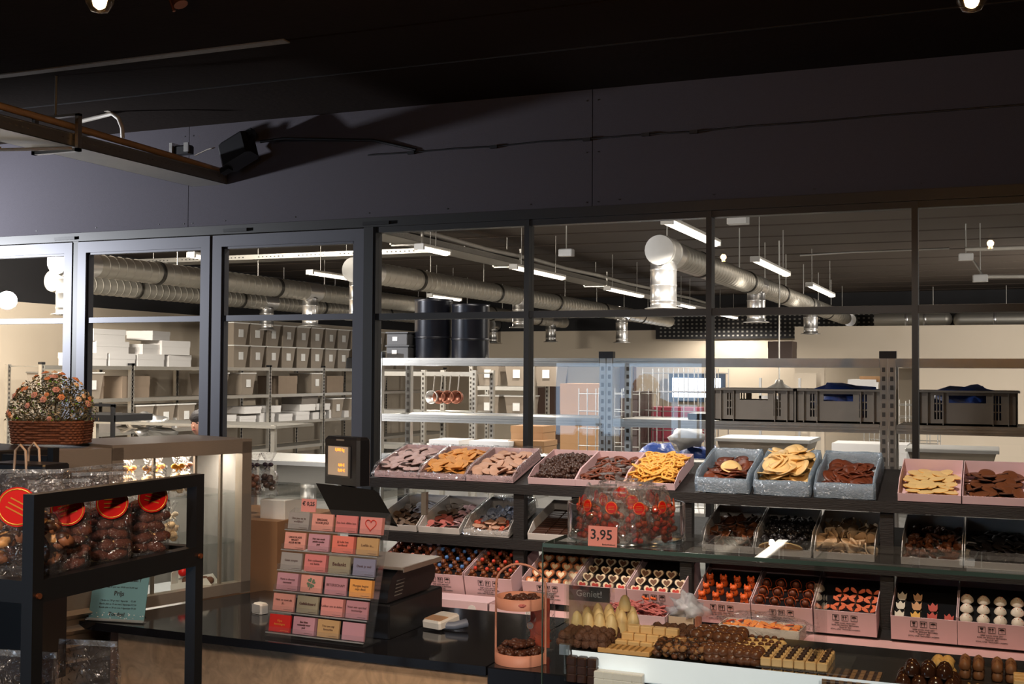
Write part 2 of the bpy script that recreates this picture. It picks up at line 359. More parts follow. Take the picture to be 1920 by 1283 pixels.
# inner office block with cream walls, door openings and a bright window
ob = MB(); p0 = at_y(1490, 628, 22.5); p1 = at_y(1920, 630, 22.5)
ob.bx(p0.x, 3, 22.5, 22.6, 1.72, 2.5).bx(p0.x, p0.x + .55, 22.5, 22.6, 0, 1.72).bx(p0.x + 2.2, 3, 22.5, 22.6, 0, 1.72)
struct('wall_office', ob, CREAM)
wn = sempty('window_7', (0, 0, 0)); a = at_y(1262, 709, 24.9); b = at_y(1352, 746, 24.9)
struct('window_frame', MB().bx(a.x - .1, b.x + .1, 24.85, 24.9, b.z - .1, a.z + .1), mat('blue_grey_frame', (60, 72, 88), .5), wn)
struct('window_pane', MB().bx(a.x, b.x, 24.83, 24.86, b.z, a.z), mat('daylit_window', (255, 255, 255), .5, emit=5, emit_rgb=(225, 238, 255)), wn)
wn = sempty('window_8', (0, 0, 0)); a = at_y(483, 718, 24.9); b = at_y(596, 780, 24.9)
struct('window_frame', MB().bx(a.x - .1, b.x + .1, 24.87, 24.9, b.z - .1, a.z + .1), mat('blue_grey_frame', (60, 72, 88), .5), wn)
for i in range(3):
    w3 = (b.x - a.x) / 3; struct('window_pane', MB().bx(a.x + i * w3 + .04, a.x + (i + 1) * w3 - .04, 24.84, 24.87, b.z, a.z), mat('dull_green_window', (150, 170, 160), .4, emit=.35, emit_rgb=(150, 175, 165)), wn)
for i, (q0, q1) in enumerate(((1163, 1190), (1010, 1060))):
    a = at_y(q0, 690, 24.85); b = at_y(q1, 690, 24.85); struct('door_%d' % (4 + i), MB().bx(a.x, b.x, 24.8, 24.98, 0, 1.75), mat('brown_door', (92, 66, 52), .5))

# ================================================================== WORKSHOP: ducts, lamps, trays
def duct(label, c0, end, branches, r=0.122, z=2.7, endcap=True):
    t = thing('ventilation_duct', label, 'duct', (c0[0], c0[1], z), 'spiral ventilation ducts')
    X, Y = c0[0], c0[1]
    b = MB().cyl((X, Y + .3, z), (X, end, z), r, n=24, caps=True); y = Y + .36
    while y < end:                                   # spiral lock seam
        b.lathe([(r, -.005), (r + .006, 0), (r, .005)], 24, M=T(X, y, z) @ RX(-PI / 2 + .06)); y += .13 if y < Y + 9 else .3
    b.build('duct_pipe', DUCTM, t)
    c = MB().cyl((X, Y - .02, z), (X, Y + .3, z), r + .012, n=24).lathe([(r + .012, 0), (r + .022, .01), (r + .012, .02)], 24, M=T(X, Y + .02, z) @ RX(-PI / 2))
    c.lathe([(r + .012, 0), (r + .022, .01), (r + .012, .02)], 24, M=T(X, Y + .26, z) @ RX(-PI / 2)); c.build('end_cap', mat('pale_duct_cap', (205, 202, 196), .45, .3), t)
    y = Y + 1.5
    while y < end - .3:
        MB().lathe([(r + .001, -.03), (r + .014, -.02), (r + .014, -.008), (r + .004, 0), (r + .014, .008), (r + .014, .02), (r + .001, .03)], 24, M=T(X, y, z) @ RX(-PI / 2)).build('joint_ring', mat('duct_joint', (70, 66, 60), .4, .7), t)
        y += 2.35
    for k, (by, drop, br) in enumerate(branches):
        e = MB(); z0 = z - r * .8; z1 = z - r - drop
        prof = [(br, z0)]; n = max(2, int(drop / .13))
        for i in range(n):
            zz = z0 + (z1 - z0) * (i + .5) / n; prof += [(br, zz + .012), (br + .004, zz + .006), (br + .004, zz - .006), (br, zz - .012)]
        prof += [(br, z1 + .02), (br + .05, z1 + .006), (br + .05, z1), (br - .02, z1)]
        e.lathe(prof[::-1], 20, M=T(X, by, 0)); e.build('branch_outlet', FOIL, t)
        MB().cyl((X, max(Y + .31, by - .17), z), (X, max(Y + .5, by + .17), z), r + .006, n=24).build('saddle', FOIL, t)
    y = Y + .25
    while y < end:
        MB().cyl((X, y, z + r), (X, y, DZ), .007, n=6).build('hanging_rod', ZINC, t); y += 1.6
    return t
def c_at(px, py, z=2.7): return at_z(px, py, z)
d1 = at_z(1237, 469, 2.7)
duct('large spiral duct nearest the shop, round pale end cap high behind the middle panes', (d1.x, d1.y), 23.6, [(d1.y + .13, .40, .118), (at_x(1418, 530, d1.x).y, .34, .112), (at_x(1520, 565, d1.x).y, .34, .112), (at_x(1595, 596, d1.x).y, .34, .112)])
d2 = at_z(663, 506, 2.7)
duct('spiral duct whose white round end cap shows beside the dark post of the third door', (d2.x, d2.y), 24, [(d2.y + .13, .42, .11), (at_x(975, 560, d2.x).y, .33, .11), (at_x(1166, 590, d2.x).y, .42, .11), (at_x(1292, 612, d2.x).y, .36, .11)])
d3 = at_z(110, 490, 2.7)
duct('spiral duct starting behind the leftmost door with a bright white end cap', (d3.x, d3.y), 24, [(d3.y + .13, .42, .115), (at_x(582, 548, d3.x).y, .36, .11), (at_x(1033, 600, d3.x).y, .33, .11)])
d4 = at_z(100, 527, 2.7)
duct('shadowed spiral duct farthest left with a dull grey end cap, tucked below its neighbour', (d4.x, d4.y), 24, [(at_x(500, 590, d4.x).y, .33, .11), (at_x(925, 640, d4.x).y, .3, .108)])
for i, (a, b, lab) in enumerate(((1640, 1786, 'short spiral duct with a rounded left to right run along the far wall'), (1802, 1990, 'spiral duct along the far wall at the right edge with a rounded left end'))):
    p0 = at_y(a, 600, 23.9); p1 = at_y(b, 602, 23.9)
    t = thing('cross_duct', lab, 'duct', (p0.x, 23.9, p0.z)); rr = .145
    q = MB().cyl((p0.x, 23.9, p0.z), (p1.x - .12, 23.9, p0.z), rr, n=20)
    (q.ell((p1.x - .15, 23.9, p0.z), (.15, rr, rr), nu=16, nv=8) if i == 0 else q.ell((p0.x, 23.9, p0.z), (.15, rr, rr), nu=16, nv=8))
    q.build('duct_pipe', DUCTM, t)
    for x in (p0.x + .6, p1.x - .5): MB().lathe([(rr, -.03), (rr + .015, 0), (rr, .03)], 20, M=T(x, 23.9, p0.z) @ RY(PI / 2)).build('joint_ring', FOIL, t)
    for x in (p0.x + .8, p1.x - .35): MB().cyl((x, 23.9, p0.z + rr), (x, 23.9, DZ), .01, n=6).build('hanging_rod', ZINC, t)

# fluorescent lamps
LZ = 2.78; LL = 1.57
def lamp(px, py, lab, xe):
    p = at_z(px, py, LZ); L = at_x(xe, 500, p.x).y - p.y
    t = thing('fluorescent_lamp', lab, 'lamp', (p.x, p.y, LZ), 'fluorescent lamps of the workshop')
    h = MB().bx(p.x - .045, p.x + .045, p.y + .01, p.y + L - .01, LZ + .02, LZ + .05); h.build('housing', mat('lamp_housing', (205, 202, 195), .5), t)
    lg = bpy.data.lights.new('lamp_glow', 'SPOT'); lg.spot_size = 2.9; lg.spot_blend = .4; lg.shadow_soft_size = .03; lg.energy = 185; lg.color = (1, .93, .83)
    lo = bpy.data.objects.new('lamp_glow', lg); COL.objects.link(lo); lo.location = (p.x, p.y + L / 2, LZ - .06)
    d = MB(); pr = [(.05 * math.cos(a), -.035 * math.sin(a)) for a in [PI * k / 8 for k in range(9)]]
    n = len(pr); vs = [(p.x + x, p.y + .02, LZ + .02 + z) for x, z in pr] + [(p.x + x, p.y + L - .02, LZ + .02 + z) for x, z in pr]
    d.add(vs, [(i, n + i, n + i + 1, i + 1) for i in range(n - 1)] + [tuple(range(n)), tuple(range(2 * n - 1, n - 1, -1))], 0, False); d.build('lit_diffuser', TUBE, t)
    e = MB()
    for y in (p.y, p.y + L - .03): e.bx(p.x - .05, p.x + .05, y, y + .03, LZ - .01, LZ + .045)
    each(e, 'end_clip', mat('pale_lamp_clip', (235, 232, 225), .4), t)
    r = MB()
    for y in (p.y + .25, p.y + L - .25): r.cyl((p.x, y, LZ + .05), (p.x, y, DZ), .005, n=6)
    each(r, 'hanger', ZINC, t)
for px, py, lab in [
    (1250, 418, 'lit fluorescent lamp nearest the shop, above the big round duct cap'), (1415, 489, 'lit fluorescent lamp in the right row, second from the shop'), (1517, 536, 'lit fluorescent lamp in the right row, third from the shop'),
    (785, 466, 'lit fluorescent lamp nearest the glass in the middle row'), (962, 503, 'lit fluorescent lamp behind the first thin mullion'), (1138, 543, 'lit fluorescent lamp between cable tray and middle duct'), (1270, 572, 'small lit lamp just beside the big vertical duct outlet'), (1345, 590, 'farthest small lit lamp of the middle row by the right mullion'),
    (258, 464, 'lit lamp seen over the ducts at the top of the first full door'), (357, 481, 'lit lamp partly cut off by the post between two doors'), (580, 513, 'long lit lamp beside the white duct cap in the third door'), (805, 556, 'lit lamp above the black vats under the middle duct')]:
    lamp(px, py, lab, {1250: 1342, 1415: 1475, 1517: 1560, 785: 838, 962: 1055, 1138: 1203, 1270: 1300, 1345: 1380, 258: 296, 357: 392, 580: 668, 805: 862}[px])

# cable trays
def tray(lab, x0, x1, y0, y1, z, along, name='cable_tray', m=ZINC):
    t = thing(name, lab, 'cable tray', ((x0 + x1) / 2, y0, z)); b = MB().bx(x0, x1, y0, y1, z, z + .003)
    h = .062
    if along == 'Y':
        b.bx(x0, x0 + .003, y0, y1, z, z + h).bx(x1 - .003, x1, y0, y1, z, z + h)
        for xx, o in ((x0, -.001), (x1, .001)): b.bx(xx - .006 if o < 0 else xx, xx if o < 0 else xx + .006, y0, y1, z + h - .004, z + h)
    else:
        b.bx(x0, x1, y0, y0 + .003, z, z + h).bx(x0, x1, y1 - .003, y1, z, z + h)
    b.build('tray_channel', m, t)
    ho = MB(); k = 0; L = (y1 - y0) if along == 'Y' else (x1 - x0)
    while k < L - .05:
        if (k * 10) % 6 < 4.2:
            if along == 'Y': ho.bx(x1 + .0005, x1 + .0015, y0 + k, y0 + k + .012, z + .03, z + .036)
            else: ho.bx(x0 + k, x0 + k + .02, y0 - .0015, y0 - .0005, z + .025, z + .037)
        k += .035 if along == 'Y' and L < 5 else .06
    ho.build('slot_row', mat('slot_hole', (30, 28, 28), .9) if along != 'Y' else mat('slot_light', (120, 118, 112), .6), t)
    return t
# front tray, ends at the partition
t = tray('long zinc cable tray in the upper left running up to the grey wall', -4.308, -4.068, 1.2, WY - .02, 2.663, 'Y')
CY = at_x(146, 273, -4.04).y
for k, y in enumerate((CY - 1.6, CY)):      # hanging clamps
    MB().bx(-4.33, -4.31, y, y + .025, 2.64, 2.82).bx(-4.06, -4.04, y, y + .025, 2.64, 2.82).bx(-4.33, -4.04, y, y + .025, 2.64, 2.655).bx(-4.33, -4.04, y, y + .025, 2.81, 2.822).build('clamp', GALV, t)
each(MB().cyl((-4.19, CY + .01, 2.82), (-4.19, CY + .01, CZ), .006, n=6).cyl((-4.19, CY - 1.59, 2.82), (-4.19, CY - 1.59, CZ), .006, n=6), 'hanging_rod', GALV, t)
tag(MB().tube([(-4.11, 1.2, 2.795), (-4.11, 2.5, 2.79), (-4.11, 4.2, 2.77), (-4.11, 5.1, 2.752), (-4.11, WY - .02, 2.742)], .017, 10).build('tan_pipe', PIPE), 'thick tan cable conduit lying in the upper left tray', 'conduit')
tag(MB().tube([(-4.2, 1.2, 2.765), (-4.21, 3, 2.755), (-4.2, 4.4, 2.745), (-4.18, WY - .02, 2.74)], .012, 8).build('thin_pipe', PIPE), 'thinner tan conduit at the back of the upper left tray', 'conduit')
tag(MB().tube([(-4.32, 3.95, CZ - .03), (-4.3, 3.95, 2.9), (-4.31, 3.96, 2.8), (-4.25, 3.97, 2.76)], .012, 8).build('bent_conduit', PVC), 'grey conduit coming down from the ceiling at the far left edge', 'conduit')
p = at_y(150, 228, 5.0); q = at_y(222, 215, 5.0)
tag(MB().tube([p, at_y(175, 222, 5.0), at_y(210, 213, 5.0), at_y(222, 222, 5.0), at_y(229, 240, 5.0), at_y(230, 258, 5.02)], .012, 8).bx(at_y(172, 207, 5).x, at_y(182, 207, 5).x, 4.98, 5.02, at_y(175, 212, 5).z, at_y(175, 203, 5).z).bx(at_y(200, 207, 5).x, at_y(208, 207, 5).x, 4.98, 5.02, at_y(203, 210, 5).z, at_y(203, 200, 5).z).build('curved_conduit', PVC),
    'pale conduit with a curved elbow dropping behind the upper left tray', 'conduit')
tag(MB().tube([(-4.05, CY - .03, 2.648), (-4.2, CY - .1, 2.642), (-4.36, CY - .16, 2.638), (-4.365, CY - .16, 2.65)], .008, 8).build('tray_bracket', PVC), 'bent white rod bracket hooked under the upper left tray', 'bracket')
t = thing('tray_end_clamp', 'small black and chrome clamp standing on the tray end against the wall', 'clamp', at_y(345, 292, 5.3))
c = at_y(345, 283, 5.3); MB().bv(c.x - .06, c.x + .05, 5.28, 5.33, c.z - .02, c.z + .03, .008).build('clamp_body', BLACKP, t)
each(MB().bx(c.x - .08, c.x - .06, 5.27, 5.34, c.z - .03, c.z + .045).bx(c.x + .02, c.x + .05, 5.27, 5.28, c.z - .01, c.z + .04), 'chrome_plate', FOIL, t)
# dark box and cable shape modelling a cast shadow on the wall
c = at_y(445, 282, 5.34); t = thing('wall_shadow_shape', 'dark box shape with cable, a modelled shadow beside the tray end on the grey wall', 'shadow shape', c)
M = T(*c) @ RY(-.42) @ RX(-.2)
MB().bv(-.1, .1, -.05, .06, -.075, .075, .02, M=M).bx(.08, .13, -.02, .02, .03, .07, M=M).build('shadow_box', BLACKP, t)
MB().bx(-.13, -.07, -.02, .02, -.09, -.06, M=M).cyl(c + Vector((-.09, .0, -.07)), (c.x - .12, 5.4, 2.73), .012, n=8).build('shadow_bracket', BLACKM, t)
cb = [at_y(488, 266, 5.36), at_y(530, 260, 5.4), at_y(590, 261, 5.44), at_y(700, 263, 5.47), at_y(780, 281, 5.48)]
MB().tube(cb, .008, 6).build('cable_shape', BLACKP, t)
tag(MB().tube([at_y(365, 292, 5.4), at_y(390, 280, 5.42), at_y(403, 277, 5.42)], .003, 6).build('loose_wire', PVC), 'thin white wire from the tray end to the modelled shadow shape', 'wire')
# cable along the wall
cw = [at_y(x, y, WY - .021) for x, y in ((690, 291), (770, 286), (850, 279), (925, 275), (1010, 266), (1100, 261), (1210, 252), (1300, 247), (1400, 237), (1520, 229), (1650, 217), (1780, 207), (1960, 193))]
t = thing('wall_cable', 'thin dark cable clipped across the upper wall to the right edge', 'cable', cw[0]); MB().tube(cw, .004, 6).build('cable_run', BLACKP, t)
for x, y in ((770, 286), (925, 275), (1210, 252), (1300, 247), (1100, 261)): p = at_y(x, y, WY - .03); MB().bx(p.x - .02, p.x + .02, WY - .032, WY - .015, p.z - .008, p.z + .008).build('cable_clip', BLACKP, t)
# workshop trays
z = 3.02; p = at_z(430, 478, z); q = at_z(690, 462, z)
tray('zinc cable tray crossing behind the third door and joining the long one', p.x - 3, at_z(830, 462, z).x, p.y + .6, p.y + .95, z, 'X')
z = 2.95; p = at_z(962, 494, z)
t = tray('long zinc cable tray running deep into the workshop ceiling', p.x - .35, p.x, 7.2, 24, z, 'Y')
for y in (7.6, 9.0, 10.8, 13.5, 17): MB().bx(p.x - .37, p.x - .35, y, y + .03, z - .03, z + .2).bx(p.x, p.x + .02, y, y + .03, z - .03, z + .2).bx(p.x - .37, p.x + .02, y, y + .03, z - .03, z - .015).cyl((p.x - .17, y, z + .2), (p.x - .17, y, DZ), .007, n=6).build('clamp', GALV, t)
tag(MB().tube([(p.x - .06, 7.0 + k * 1.4, z + .11 + (.02 if k % 2 else 0)) for k in range(13)], .028, 8).build('white_conduit', PVC), 'thick white cable bundle lying along the deep workshop tray', 'conduit')
tag(MB().tube([(p.x - .2 + (.05 if k % 2 else 0), 7.0 + k * .9, z + .08 + (.03 if k % 3 else 0)) for k in range(19)], .012, 6).build('sagging_cable', BLACKP), 'loose black cables inside the deep workshop tray', 'cable')
for i, (px, py, Y, lab) in enumerate(((1062, 474, 12, 'small white detector hanging from the ceiling left of the big duct cap'), (1384, 411, 9, 'small grey junction box under the ceiling right of the nearest lamp'), (1811, 482, 14, 'small white junction box on the right ceiling conduit'), (1838, 522, 14, 'lower small junction box on the right ceiling conduit'))):
    c = at_y(px, py, Y); t = thing('junction_box', lab, 'junction box', c)
    MB().bv(c.x - .08, c.x + .08, Y - .05, Y + .05, c.z - .04, c.z + .04, .01).build('box_body', WHITEP, t); MB().cyl((c.x, Y, c.z + .04), (c.x, Y, DZ), .008, n=6).build('drop_rod', ZINC, t)
t = thing('ceiling_conduit', 'thin conduit zigzagging across the dark ceiling at the upper right', 'conduit', at_y(1600, 470, 14))
MB().tube([at_y(1500, 479, 14), at_y(1600, 473, 14), at_y(1780, 466, 14)], .012, 6).tube([at_y(1818, 478, 14), at_y(1842, 515, 14)], .012, 6).build('thin_run', ZINC, t)
MB().tube([at_y(1810, 468, 14), at_y(1990, 462, 14)], .025, 6).tube([at_y(1838, 519, 14), at_y(1990, 518, 14)], .022, 6).build('thick_run', PVC, t)

# pendant filament bulbs in the shop
def bulb(px, py, d, lab, lit):
    c = EYE + _ray(px, py) * d; t = thing('pendant_bulb', lab, 'lamp', c)
    prof = [(0, -.055), (.02, -.05), (.032, -.03), (.034, -.01), (.028, .02), (.016, .045), (.014, .06)]
    MB().lathe(prof, 16, M=T(*c)).build('glass_bulb', film('bulb_glass', tint=(1, .85, .6), body=.02, rough=.05), t)
    f = MB()
    for k in range(6): a = k * PI / 3; f.cyl(c + Vector((.012 * math.cos(a), .012 * math.sin(a), -.035)), c + Vector((.006 * math.cos(a), .006 * math.sin(a), .02)), .0016, n=5)
    f.build('filament', mat('glowing_filament', (255, 190, 110), .5, emit=260 if lit else 25, emit_rgb=(255, 200, 130)), t)
    MB().cyl(c + Vector((0, 0, .055)), c + Vector((0, 0, .11)), .018, n=12).build('socket', BLACKP, t)
    MB().cyl(c + Vector((0, 0, .11)), (c.x, c.y, CZ), .003, n=6).build('cord', BLACKP, t)
    if lit: light('bulb_light', 'POINT', c, 24, (1, .62, .32), shadow_soft_size=.02)
bulb(187, -18, 2.75, 'glowing filament bulb at the top left edge below the ceiling', True)
bulb(1822, -22, 2.6, 'glowing filament bulb at the top right corner', True)
c = at_z(318, 12, 2.9); t = thing('spotlight_bracket', 'small bronze spotlight arm beside the left bulb', 'spotlight', c)
MB().tube([c + Vector((-.02, 0, .1)), c + Vector((0, 0, .03)), c + Vector((.02, 0, -.02))], .006, 6, 0).build('arm', mat('bronze', (120, 70, 45), .35, .8), t)
MB().cyl(c + Vector((.01, 0, .08)), c + Vector((.05, 0, .0)), .02, .026, n=12).build('spot_head', mat('bronze', (120, 70, 45)), t)

# ================================================================== WORKSHOP: racks, bins, clutter
def post(mb, x, y, z0, z1, w=.04):
    mb.bx(x - w / 2, x + w / 2, y - w / 2, y + w / 2, z0, z1)
def perf_post(t, x, y, z0, z1, w=.04, name='upright', face='-Y'):
    b = MB(); post(b, x, y, z0, z1, w); o = b.build(name, GALV, t)
    h = MB(); k = max(z0 + .05, .35)
    while k < z1 - .04:
        if face == '-Y': h.bx(x - w * .22, x + w * .22, y - w / 2 - .0015, y - w / 2 - .0005, k, k + .028)
        else: h.bx(x + w / 2 + .0005, x + w / 2 + .0015, y - w * .22, y + w * .22, k, k + .028)
        k += .055
    hh = h.build('slot_row', mat('slot_dark', (70, 64, 58), .8), None if False else t); hh.parent = o; hh.location = (0, 0, 0)
    return o
# --- rack just behind the glass
RY0, RD = 7.5, .5
rk = [at_y(px, 700, RY0).x for px in (708, 1138, 1665)]; sp = (rk[2] - rk[0]) / 2; rk.append(rk[2] + sp)
zt, zm = at_y(1200, 672, RY0).z, at_y(1200, 786, RY0).z
t = thing('storage_rack', 'galvanised storage rack with grey crates right behind the glass wall', 'storage rack', (rk[1], RY0, 0))
for i, x in enumerate(rk):
    for dx in (-.024, .024):
        perf_post(t, x + dx, RY0, 0, zt, .043)
    perf_post(t, x, RY0 + RD, 0, zt, .045, face='-Y')
    MB().bx(x - .05, x + .05, RY0 - .025, RY0 + .025, zt, zt + .045).build('post_cap', BLACKP, t)
for k in range(3):
    a, b = rk[k] + .05, rk[k + 1] - .05
    for z in (zt - .055, zm - .055, .95, .45):
        q = MB().bx(a, b, RY0 - .02, RY0, z, z + .055).bx(a, b, RY0 - .024, RY0 - .02, z + .018, z + .022).bx(a, b, RY0 - .024, RY0 - .02, z + .036, z + .04).bx(a, b, RY0 + RD - .02, RY0 + RD, z, z + .055)
        q.build('beam', GALV, t)
        if z > .5: MB().bx(a, b, RY0, RY0 + RD - .02, z + .035, z + .05).build('shelf_board', GALV, t)
# crates
def crate(M, lab, w=.57, d=.4, h=.21):
    t = thing('plastic_crate', lab, 'crate', M, 'grey crates on the rack behind the glass')
    b = MB(); q = .012
    b.bx(0, w, 0, d, 0, .01)
    # front and back walls with openings
    for y in (0, d - q):
        b.bx(0, w, y, y + q, 0, .035).bx(0, w, y, y + q, h - .03, h).bx(0, .085, y, y + q, .035, h - .03).bx(w - .085, w, y, y + q, .035, h - .03)
        b.bx(.145, w - .145, y, y + q, .035, h - .075).bx(.145, .175, y, y + q, h - .075, h - .03).bx(w - .175, w - .145, y, y + q, h - .075, h - .03)
        for x0 in (.085, w - .145):
            for k in range(4): b.bx(x0 + k * .0175, x0 + k * .0175 + .0075, y, y + q, .035, h - .03)
            for z in (.035 + (h - .065) * .33, .035 + (h - .065) * .66): b.bx(x0, x0 + .06, y + .002, y + q - .002, z - .004, z + .004)
    b.bx(0, q, 0, d, 0, h).bx(w - q, w, 0, d, 0, h)
    b.build('crate_body', GREYP, t, world=False)
    MB().bx(-.012, w + .012, -.012, .0, h - .012, h).bx(-.012, w + .012, d, d + .012, h - .012, h).bx(-.012, 0, 0, d, h - .012, h).bx(w, w + .012, 0, d, h - .012, h).build('crate_rim', GREYP, t, world=False)
    r = MB()
    for x in (0, .05, w - .055, w - .006, w * .25, w * .75): r.bx(x, x + .006, -.008, 0, 0, h - .012)
    r.build('rib_set', GREYP, t, world=False)
    return t
def lump(mb, c, r, seed, m=0, wob=.5, n=(14, 8)): return mb.ell(c, r, m, n[0], n[1], wob=wob, seed=seed)
for px, lab, blue in ((1338, 'grey plastic crate behind the last thin mullion, empty', 0), (1492, 'grey plastic crate with blue bag showing, left of the double rack post', 1), (1722, 'grey plastic crate with blue liner at the right edge of the glass', 1)):
    p = at_y(px, 790, RY0 + .05); crate(T(p.x, RY0 + .03, zm + .002), lab, w=.53 if px < 1700 else .56)
    if blue:
        q = MB(); lump(q, (p.x + .27, RY0 + .22, zm + .12), (.23, .16, .12), px)
        tag(q.build('blue_bag', BLUEP), 'crumpled blue plastic bag in the crate ' + ('left of the double post' if px < 1700 else 'at the right edge'), 'bag')
# black vats on the rack top
for px0, px1, top, lab in ((781, 845, 563, 'tall black steel vat on the rack top, left one'), (850, 914, 572, 'wide black steel vat on the rack top, right one')):
    a = at_y(px0, 672, RY0 + .25); b = at_y(px1, 672, RY0 + .25); r = (b.x - a.x) / 2; h = at_y(px0, top, RY0 + .25).z - zt
    t = thing('steel_vat', lab, 'vat', ((a.x + b.x) / 2, RY0 + .25, zt))
    MB().lathe([(r * .97, 0), (r, .02), (r, h - .02), (r * 1.03, h), (r * .96, h), (r * .95, h - .03), (r * .93, .03), (0.001, .03)], 28, M=T((a.x + b.x) / 2, RY0 + .25, zt)).build('vat_body', mat('dark_enamel', (25, 26, 33), .3, .2), t)
    for z in (.35, .75): MB().lathe([(r, -.008), (r + .008, 0), (r, .008)], 28, M=T((a.x + b.x) / 2, RY0 + .25, zt + h * z)).build('hoop', mat('dark_enamel', (40, 42, 52)), t)
for i, (px0, px1, py0, py1, m_, lab) in enumerate(((736, 778, 645, 672, GREYD, 'grey bin at the bottom of the small stack left of the black vats'), (737, 776, 618, 645, GREYD, 'grey bin on top of the small stack left of the black vats'))):
    a = at_y(px0, py1, RY0 + .2); b = at_y(px1, py0, RY0 + .2); z0 = zt + i * .098
    t = thing('stacking_bin', lab, 'bin', (a.x, RY0 + .2, z0)); MB().bv(a.x, b.x, RY0 + .1, RY0 + .4, z0, z0 + .085, .006).build('bin_body', m_, t); MB().bx(a.x - .006, b.x + .006, RY0 + .094, RY0 + .406, z0 + .086, z0 + .096).build('bin_rim', m_, t)
    MB().bx(a.x + .05, a.x + .09, RY0 + .097, RY0 + .099, z0 + .03, z0 + .06).build('paper_label', WHITEP, t)

# --- long rack row on the left with transparent bins
BX = -10.9; BY = [10.98 + 1.62 * k for k in range(8)]
for k in range(len(BY) - 1):
    y0, y1 = BY[k], BY[k + 1]
    t = thing('shelving_unit', ['galvanised shelving bay behind the flower basket', 'galvanised shelving bay behind the second door, nearest white box stack', 'galvanised shelving bay behind the post between second and third door', 'galvanised shelving bay behind the left half of the third door', 'galvanised shelving bay behind the right half of the third door', 'galvanised shelving bay behind the thick dark post', 'far end bay of the galvanised shelving row'][k], 'shelving unit', (BX, y0, 0), 'galvanised shelving row on the left')
    for y in (y0, y1 - .02):
        perf_post(t, BX, y + .03, 0, 1.66, .05, face='+X')
        perf_post(t, BX - .55, y + .03, 0, 1.66, .05, face='+X')
        MB().bx(BX - .03, BX + .03, y, y + .06, 1.66, 1.69).build('post_cap', BLACKP, t)
    for z in (1.6, 1.17, .72, .3):
        MB().bx(BX - .55, BX + .02, y0 + .05, y1 - .01, z + .03, z + .045).build('shelf_board', ZINC, t)
        MB().bx(BX + .02, BX + .03, y0 + .05, y1 - .01, z, z + .05).build('front_rail', GALV, t)
def make_bin():
    t = thing('storage_bin', '', 'storage bin', Matrix.Identity(4)); h = .33; w, d = .37, .45   # w along y, opening +X is front
    vs = [(-d / 2 + .03, -w / 2 + .04, 0), (d / 2 - .03, -w / 2 + .04, 0), (d / 2 - .03, w / 2 - .04, 0), (-d / 2 + .03, w / 2 - .04, 0), (-d / 2, -w / 2, h), (d / 2, -w / 2, h), (d / 2, w / 2, h), (-d / 2, w / 2, h)]
    MB().add(vs, [(3, 2, 1, 0), (0, 1, 5, 4), (1, 2, 6, 5), (2, 3, 7, 6), (3, 0, 4, 7)]).build('bin_body', BINM, t, world=False)
    MB().bx(-d / 2 - .01, d / 2 + .012, -w / 2 - .01, w / 2 + .01, h, h + .018).build('lid', mat('bin_lid', (235, 232, 225), .4), t, world=False)
    MB().bx(d / 2 - .006, d / 2 + .0, -.055, .055, .12, .24).build('paper_label', WHITEP, t, world=False)
    return t
bin0 = make_bin(); used = [False]
def put_bin(M, lab, group='labelled storage bins on the shelving row'):
    if not used[0]:
        used[0] = True; bin0.matrix_world = M; MW[bin0.name] = M; bin0['label'] = lab; bin0['group'] = group; return
    copy_tree(bin0, M, lab, group)
k = 0
for y in [15.1 + .44 * i for i in range(13)]:
    for lv in (0, 1):
        if lv == 0 and y > 18.3 and y < 19.6: continue
        put_bin(T(BX - .22, y, 1.65 + lv * .352) @ RZ(rnd(-.05, .05)), 'translucent labelled storage bin in the double row on the shelving top' )
    k += 1
for z, ys in ((1.22, (11.4, 11.9, 14.6, 15.3, 17.3, 19.6)), (.77, (12.9, 13.35, 13.8, 14.5, 18.0, 18.6))):
    for y in ys: put_bin(T(BX - .22, y, z), 'translucent storage bin standing on a ' + ('middle' if z > 1 else 'lower') + ' shelf of the shelving row', 'storage bins on the ' + ('middle' if z > 1 else 'lower') + ' shelf')
# dark crates on the row top beside the bins
for y, m_, lab in ((18.5, BLACKP, 'black tray box in the gap of the bin row on the shelving top'), (19.05, GREYD, 'dark grey box in the gap of the bin row on the shelving top')):
    tag(MB().bv(BX - .4, BX, y - .22, y + .22, 1.65, 1.65 + .2, .01).build('tray_box', m_), lab, 'box')
# white boxes: stacks
def carton(px0, px1, py0, py1, Y, lab, m_=CARDW, dz=.3, name='cardboard_box', cat='box', group=None, rz=0):
    a = at_y(px0, py1, Y); b = at_y(px1, py0, Y); w = b.x - a.x; h = b.z - a.z
    t = thing(name, lab, cat, T(a.x, Y, a.z) @ RZ(rz), group)
    MB().bv(0, w, 0, dz, 0, h * .75, .002).build('box_base', m_, t, world=False)
    MB().bx(-.003, w + .003, -.003, dz + .003, h * .6, h).build('box_lid', m_, t, world=False); return t
def sbox(y, z, w, h, lab, m_=CARDW, d=.4, x=BX - .05, group='white boxes on the shelving row', rz=0):
    t = thing('cardboard_box', lab, 'box', T(x, y, z) @ RZ(rz), group)
    MB().bv(-d, 0, 0, w, 0, h * .8, .003).build('box_base', m_, t, world=False); MB().bx(-d - .004, .004, -.004, w + .004, h * .55, h).build('box_lid', m_, t, world=False)
zz = 1.65
sbox(11.75, zz, .45, .17, 'white flat box lowest at the left of the stack on the shelving top'); sbox(12.25, zz, .5, .17, 'white flat box beside the lowest one on the shelving top')
sbox(12.8, zz, .55, .17, 'white box under the pile of open boxes on the shelving top'); sbox(13.45, zz, .5, .17, 'white box right of the pile on the shelving top')
sbox(12.0, zz + .17, .62, .16, 'bluish white box second in the tall stack'); sbox(11.95, zz + .33, .6, .16, 'bluish white box topmost of the tall stack')
